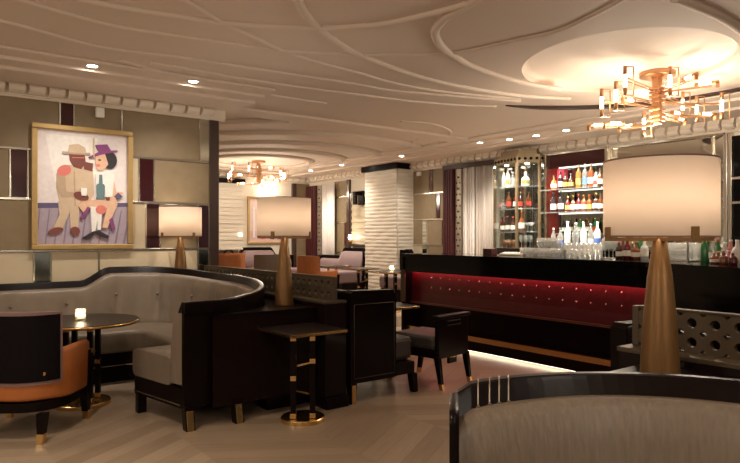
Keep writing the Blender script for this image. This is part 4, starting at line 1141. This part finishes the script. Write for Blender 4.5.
# steel glass rack
pc = (onbar(666, .5)+onbar(697, .5))/2; dr = (onbar(697, .5)-onbar(666, .5)); LR = dr.length; rz = math.atan2(dr.y, dr.x)
t = thing('glass_rack', 'open steel rack full of glasses on the bar, right of the largest lamp stem', 'rack', (pc.x, pc.y, 1.10), rz)
b = MB(); h = LR/2
for x in (-h, h):
    for y in (-.11, .11): b.box(x-.006, x+.006, y-.006, y+.006, 0, .20, STEEL)
for y in (-.11, .11): b.box(-h, h, y-.006, y+.006, .19, .20, STEEL)
for x in (-h, h): b.box(x-.006, x+.006, -.11, .11, .19, .20, STEEL)
b.build('frame', t); MB().box(-h, h, -.115, .115, 0, .01, STEEL, .002).build('tray', t)
n = 9
for i in range(n):
    p = pc+dr.normalized()*(-h+.03+(LR-.06)*i/(n-1)); q = Vector((-dr.y, dr.x)).normalized()
    for s in (-1, 1):
        pp = p+q*(.05*s)
        glass('highball', pp.x, pp.y, 1.11, 'highball glass, %s from left in %s line of steel rack' % (ORD[i], 'rear' if s > 0 else 'front'), 'glasses in the steel rack')
# small box and folded cloth at the left end of the bar
p = onbar(490, .55); tag(MB().box(-.05, .05, -.07, .07, 0, .07, mat('maroon_box', (.08, .02, .02), .35), .004).build('napkin_box', None, (p.x, p.y, 1.10)), 'dark maroon napkin box near the left end of the bar top', 'box')
p = onbar(516, .5); b = MB()
rows = [[(-.10+.2*i/12, -.16+.32*j/12, .012+.03*abs(math.sin(i*1.3+j*.8))*(1-((i-6)/7)**2)) for i in range(13)] for j in range(13)]
b.grid(rows, PAPER); b.grid([[(x, y, 0) for x, y, z in r] for r in rows], PAPER)
for e0 in (rows[0], rows[-1], [r[0] for r in rows], [r[-1] for r in rows]): b.grid([e0, [(x, y, 0) for x, y, z in e0]], PAPER)
tag(b.build('bar_cloth', None, (p.x, p.y, 1.10)), 'crumpled white bar cloth beside the tumblers on the bar top', 'cloth')

# ================================================================== CHANDELIERS
def chandelier(label, loc):
    t = thing('chandelier', label, 'chandelier', loc, 0, 'brass chandeliers with tube bulbs')
    R = Vector((FY, -FX, 0)); Fd = Vector((FX, FY, 0))
    b = MB(); b.lathe([(1e-4, -.001), (.155, -.001), (.16, -.012), (.16, -.045), (.15, -.05), (.06, -.06), (1e-4, -.06)], ROSEB, seg=36); b.build('canopy', t)
    b = MB(); b.box(-.035, .035, -.035, .035, -.50, -.05, ROSEB, .006); 
    for z in (-.16, -.20, -.24, -.28, -.36, -.42, -.46): b.box(-.055, .055, -.055, .055, z-.012, z+.012, ROSEB, .004)
    b.build('column', t)
    V, Hh = [], []
    def loc3(px, py, dd):
        d = 6.0+dd; x = (px-370)/627*d-(656-370)/627*6.0; return (x, dd, 1.32+(236-py)/627*d-(ZC+.09))
    for a in ((623.7, 81, -.5), (668.6, 81.5, -.52), (600.5, 103, -.3), (614.6, 96, -.42), (720.5, 106, 0), (695.7, 109, .3), (681.6, 105, .42), (642.7, 124, .35)): V.append(loc3(*a))
    for a in ((688, 77, -.5), (704, 83.5, -.25), (628, 100, -.28), (598, 125, .2), (614, 123.5, .05), (627, 126, .25), (675, 113, .2), (679, 119, .3), (705, 114, .12)): Hh.append(loc3(*a)+(0,))
    for x, y, z in V:
        p = R*x+Fd*y; d = p.normalized(); zt = z+.02
        b = MB()
        for s in (-.022, .022):
            o = d.cross(Vector((0, 0, 1)))*s
            b.bar(d*.03+o+Vector((0, 0, zt)), p+o+Vector((0, 0, zt)), .009, .009, ROSEB)
        # rectangular wire frame beside the bulb
        q = p+Vector((0, 0, z)); e = R*.075
        for a, c in ((q+Vector((0, 0, .125)), q+e+Vector((0, 0, .125))), (q-Vector((0, 0, .125)), q+e-Vector((0, 0, .125))), (q+e+Vector((0, 0, .125)), q+e-Vector((0, 0, .125)))): b.bar(a, c, .008, .008, ROSEB)
        b.cyl(q+Vector((0, 0, .055)), q+Vector((0, 0, .13)), .017, ROSEB, 10); b.cyl(q-Vector((0, 0, .055)), q-Vector((0, 0, .13)), .017, ROSEB, 10)
        a = b.build('arm', t)
        b = MB(); b.cyl(q-Vector((0, 0, .055)), q+Vector((0, 0, .055)), .015, BULB, 10); b.build('bulb', a)
    for x, y, z, k in Hh:
        p = R*x+Fd*y; d = p.normalized(); b = MB(); q = p+Vector((0, 0, z))
        for s in (-.022, .022):
            o = d.cross(Vector((0, 0, 1)))*s
            b.bar(d*.03+o+Vector((0, 0, z-.028)), p+d*.05+o+Vector((0, 0, z-.028)), .009, .009, ROSEB)
        b.cyl(q+d*.05, q+d*.11, .017, ROSEB, 10); b.cyl(q-d*.05, q-d*.085, .017, ROSEB, 10)
        b.bar(q+d*.10, q+d*.10-Vector((0, 0, .05)), .03, .01, ROSEB); b.bar(q-d*.075, q-d*.075-Vector((0, 0, .03)), .03, .01, ROSEB)
        a = b.build('arm', t)
        b = MB(); b.cyl(q-d*.05, q+d*.05, .015, BULB, 10); b.build('bulb', a)
    return t
def chand_lights(loc, k=1.0):
    for a in range(3):
        q = 2*PI*a/3+.4
        point(None, (loc[0]+.42*math.cos(q), loc[1]+.42*math.sin(q), loc[2]-.62), P_CHAND*k, WARM, .12)
ch1 = (5.82, 3.115, ZC+.09); ch2 = (5.72, 11.15, ZC)
c1 = chandelier('large brass chandelier with glass tube bulbs over the bar', ch1)
c2 = dup(c1, ch2, 0, 'brass chandelier with tube bulbs over the far room, seen small above the middle lamp')
c2.scale = (.84, .84, .9)
chand_lights(ch1); chand_lights(ch2, .6)

# ================================================================== DOWNLIGHTS
dl = [((1.352, 5.70), 2.775, 'bright downlight in the ceiling step above the painting'), ((2.243, 5.70), 2.775, 'small downlight in the ceiling step above the smallest lamp'),
      ((7.12, 6.60), 2.745, 'first downlight from the left in the row before the bar displays'), ((7.22, 6.11), 2.745, 'second downlight from the left in the row before the bar displays'),
      ((7.24, 5.64), 2.745, 'third downlight from the left in the row before the bar displays'), ((7.22, 5.13), 2.745, 'fourth downlight from the left in the row before the bar displays'), ((7.24, 4.60), 2.745, 'fifth downlight from the left in the row before the bar displays'),
      ((7.15, 10.35), 2.745, 'star bright downlight in the ceiling left of the white pier'), ((7.2, 8.55), 2.745, 'downlight in the ceiling right of the white pier'), ((7.2, 11.6), 2.745, 'dim downlight in the far ceiling above the pink sofa'),
      ((3.75, 8.4), ZC, 'downlight in the far ceiling just right of the corner post')]
hidden = [(0.3, 1.2, 'just before the camera'), (0.4, 3.4, 'above the aisle left of the picture'), (-1.2, 2.2, 'far left of the picture'), (2.2, -.6, 'behind the foreground banquette end'), (-.4, 5.70, 'in the ceiling step left of the painting')]  # added downlights out of view, put in to light the furniture
def downlight(x, y, z, label):
    t = thing('downlight', label, 'downlight', (x, y, z), 0, 'recessed downlights')
    b = MB(); b.lathe([(.055, .0), (.055, -.006), (.042, -.006), (.040, -.001), (.055, 0)], WHITE, seg=20); b.build('ring', t)
    b = MB(); b.cyl((0, 0, -.001), (0, 0, -.004), .040, DOWNL, 18); b.build('lens', t)
    return t
for (x, y), z, lab in dl:
    downlight(x, y, z, lab); spot(None, (x, y, z-.02), P_DOWN*(1.6 if 4 < y < 7 and x > 6 else .5 if x < 3 else 1), (1, .89, .76), 130 if x > 6 else 95, 1, .04, aim=(0, .5, -1) if x < 3 else None)
for x, y, wh in hidden:
    downlight(x, y, ZC, 'added unseen downlight lighting the lounge, '+wh); spot(None, (x, y, ZC-.02), P_DOWN, (1, .86, .70), 120, 1, .06)
for p in ((-1.6, .2, 1.95), (1.4, -1.8, 1.95), (-2.2, 3.6, 1.95)): point(None, p, P_FILL, WARM, .3)  # added fill points without fixtures, brightening the lounge from out of view
# picture light over the far painting, wall candle lamps
t = thing('picture_light', 'small brass picture light above the pink painting on the far wall', 'picture light', (6.87, 12.95, 2.30))
b = MB(); b.box(-.2, .2, -.16, -.12, .0, .03, BRASS, .006); b.box(-.01, .01, -.13, 0, .01, .025, BRASS); b.build('shade', t)
MB().box(-.18, .18, -.15, -.13, -.004, 0.0, DOWNL).build('tube', t); point(None, (6.87, 12.74, 2.36), 5, WARM, .05)
def wall_lamp(label, loc, nrm):
    t = thing('wall_lamp', label, 'wall lamp', loc); n = Vector(nrm)
    b = MB(); b.bar(Vector((0, 0, 0)), n*.08, .02, .02, BRASS); b.bar(n*.08-Vector((0, 0, .02)), n*.08+Vector((0, 0, .02)), .05, .05, BRASS); b.build('bracket', t)
    b = MB(); c = n*.08; b.lathe([(.028, .02), (.034, .05), (.03, .13), (.022, .13), (.026, .05)], BULB, (c.x, c.y, 0), 14); b.build('glass_shade', t)
    point(None, Vector(loc)+n*.14+Vector((0, 0, .08)), 1.2, WARM, .03)
wall_lamp('small lit wall lamp on the far white wall left of the pink painting', (6.14, 12.95, 1.27), (0, -1, 0))
wall_lamp('small lit wall lamp on the ribbed panel left of the white pier', (7.94, 11.06, 1.22), (-1, 0, 0))
# small white sensors on the walls
tag(MB().box(-.04, .04, -.05, 0, -.05, .05, WHITE, .01).build('wall_speaker', None, (xY(100, 6.55), 6.58, 2.54)), 'small white box speaker on the panelled wall above the painting', 'speaker')
tag(MB().box(-.06, 0, -.05, .05, -.04, .04, WHITE, .012).build('wall_speaker', None, (7.98, yX(419, 7.95), 2.50)), 'small white box speaker high on the panelled wall right of the pier', 'speaker')

# ================================================================== FAR ROOM FURNITURE (platform 0.15)
PZ = .15
def pink_sofa(label, loc, rz, W, hump, D=.75):
    """faces local -y; hump=(a,b) the raised part of the back"""
    t = thing('sofa', label, 'sofa', loc, rz)
    n = 40; X = [-W/2+W*i/n for i in range(n+1)]
    def top(x): return .72+.17*smooth01((x-hump[0])/.16+.5)*(1-smooth01((x-hump[1])/.16+.5))
    b = MB(); b.grid([[(x, D/2, .1), (x, D/2-.05, .1), (x, D/2-.05, top(x)), (x, D/2, top(x))] for x in X], LACQ, cu=True, smooth=False, cap=True); b.build('back_shell', t)
    b = MB(); b.grid([[(x, D/2+.012, top(x)-.04), (x, D/2-.09, top(x)-.04), (x, D/2-.09, top(x)+.03), (x, D/2+.012, top(x)+.03)] for x in X], LACQ, cu=True, smooth=False, cap=True)
    for x in (-W/2, W/2): b.box(x-.03, x+.03, D/2-.2, D/2, .1, top(x)+.02, LACQ, .01)
    b.build('top_rim', t)
    b = MB(); b.grid([[(x, D/2-.05, .35), (x, D/2-.22, .35), (x, D/2-.20, .6), (x, D/2-.14, top(x)-.05), (x, D/2-.05, top(x)-.035)] for x in X[1:-1]], PINK, cu=True, smooth=True, cap=True); b.build('back_cushion', t)
    b = MB(); b.box(-W/2+.02, W/2-.02, -D/2, D/2-.2, .22, .46, PINK, .05, seg=3); b.build('seat_cushion', t)
    b = MB(); b.box(-W/2+.02, W/2-.02, -D/2+.05, D/2-.06, .0, .22, LACQ, .01); b.build('base', t)
    return t
pink_sofa('pink velvet sofa with dark curved rim below the pink painting', (6.62, 12.37, PZ), 0, 1.36, (-.55, .25))
pink_sofa('pink velvet sofa with raised back left of the white pier', (7.42, 11.08, PZ), -PI/2, 1.7, (-.05, 1.4))
pink_sofa('pink velvet sofa right of the white pier, half hidden by the bar end', (7.45, 8.33, PZ), -PI/2, 1.5, (-.9, -.6))
cocktail_table('small black table in front of the pink sofa left of the pier', (6.40, 9.57, PZ), 'square', .26, .63, sp=.07)
cocktail_table('small black table just left of the white pier foot', (6.30, 8.50, PZ), 'square', .20, .63, sp=.07)
cocktail_table('small black table with a candle in front of the white pier', (6.10, 7.50, PZ), 'square', .27, .63, sp=.07)
candle('small lit candle glass on the far black table before the white pier', (6.08, 7.45, PZ+.63), 1)
for (x, y, rz, lab, sh) in ((5.88, 9.32, -PI/2, 'orange armchair in the far room between the middle lamp and the pink sofa', ORANGE), (5.62, 10.5, -.3, 'taupe armchair just left of the middle lamp stem in the far room', TAUPE),
                      (4.80, 10.75, .2, 'orange armchair at the far left, nearest the corner post', ORANGE), (5.35, 11.75, .1, 'orange armchair by the far console left of the pink painting', ORANGE)):
    armchair(lab, (x, y, PZ), rz, False, sh)
t = thing('side_console', 'pale stone topped console with arched legs at the far white wall', 'console', (5.32, 12.40, PZ))
b = MB(); b.box(-.75, .55, -.25, .25, .88, .92, mat('pale_stone', (.62, .58, .50), .3, var=.25), .006); b.build('top', t)
for x0 in (-.65, -.2, .25):
    b = MB(); P = [Vector((x0+.22*math.cos(PI*k/14), .6*math.sin(PI*k/14))) for k in range(15)]
    rows = [[(p.x*1+ (c.x if False else 0), y, .27+p.y+dz) for y, dz in ((-.2, 0), (-.16, 0), (-.16, .03), (-.2, .03))] for p in P]
    b.grid(rows, LACQ, cu=True, smooth=False, cap=True)
    for sx in (-1, 1): b.box(x0+sx*.22-.015, x0+sx*.22+.015, -.2, -.16, 0, .28, LACQ)
    b.build('arched_leg', t)
MB().box(-.72, .52, -.1, .22, .0, .88, mat('console_body', (.30, .25, .20), .4), .005).build('body', t)
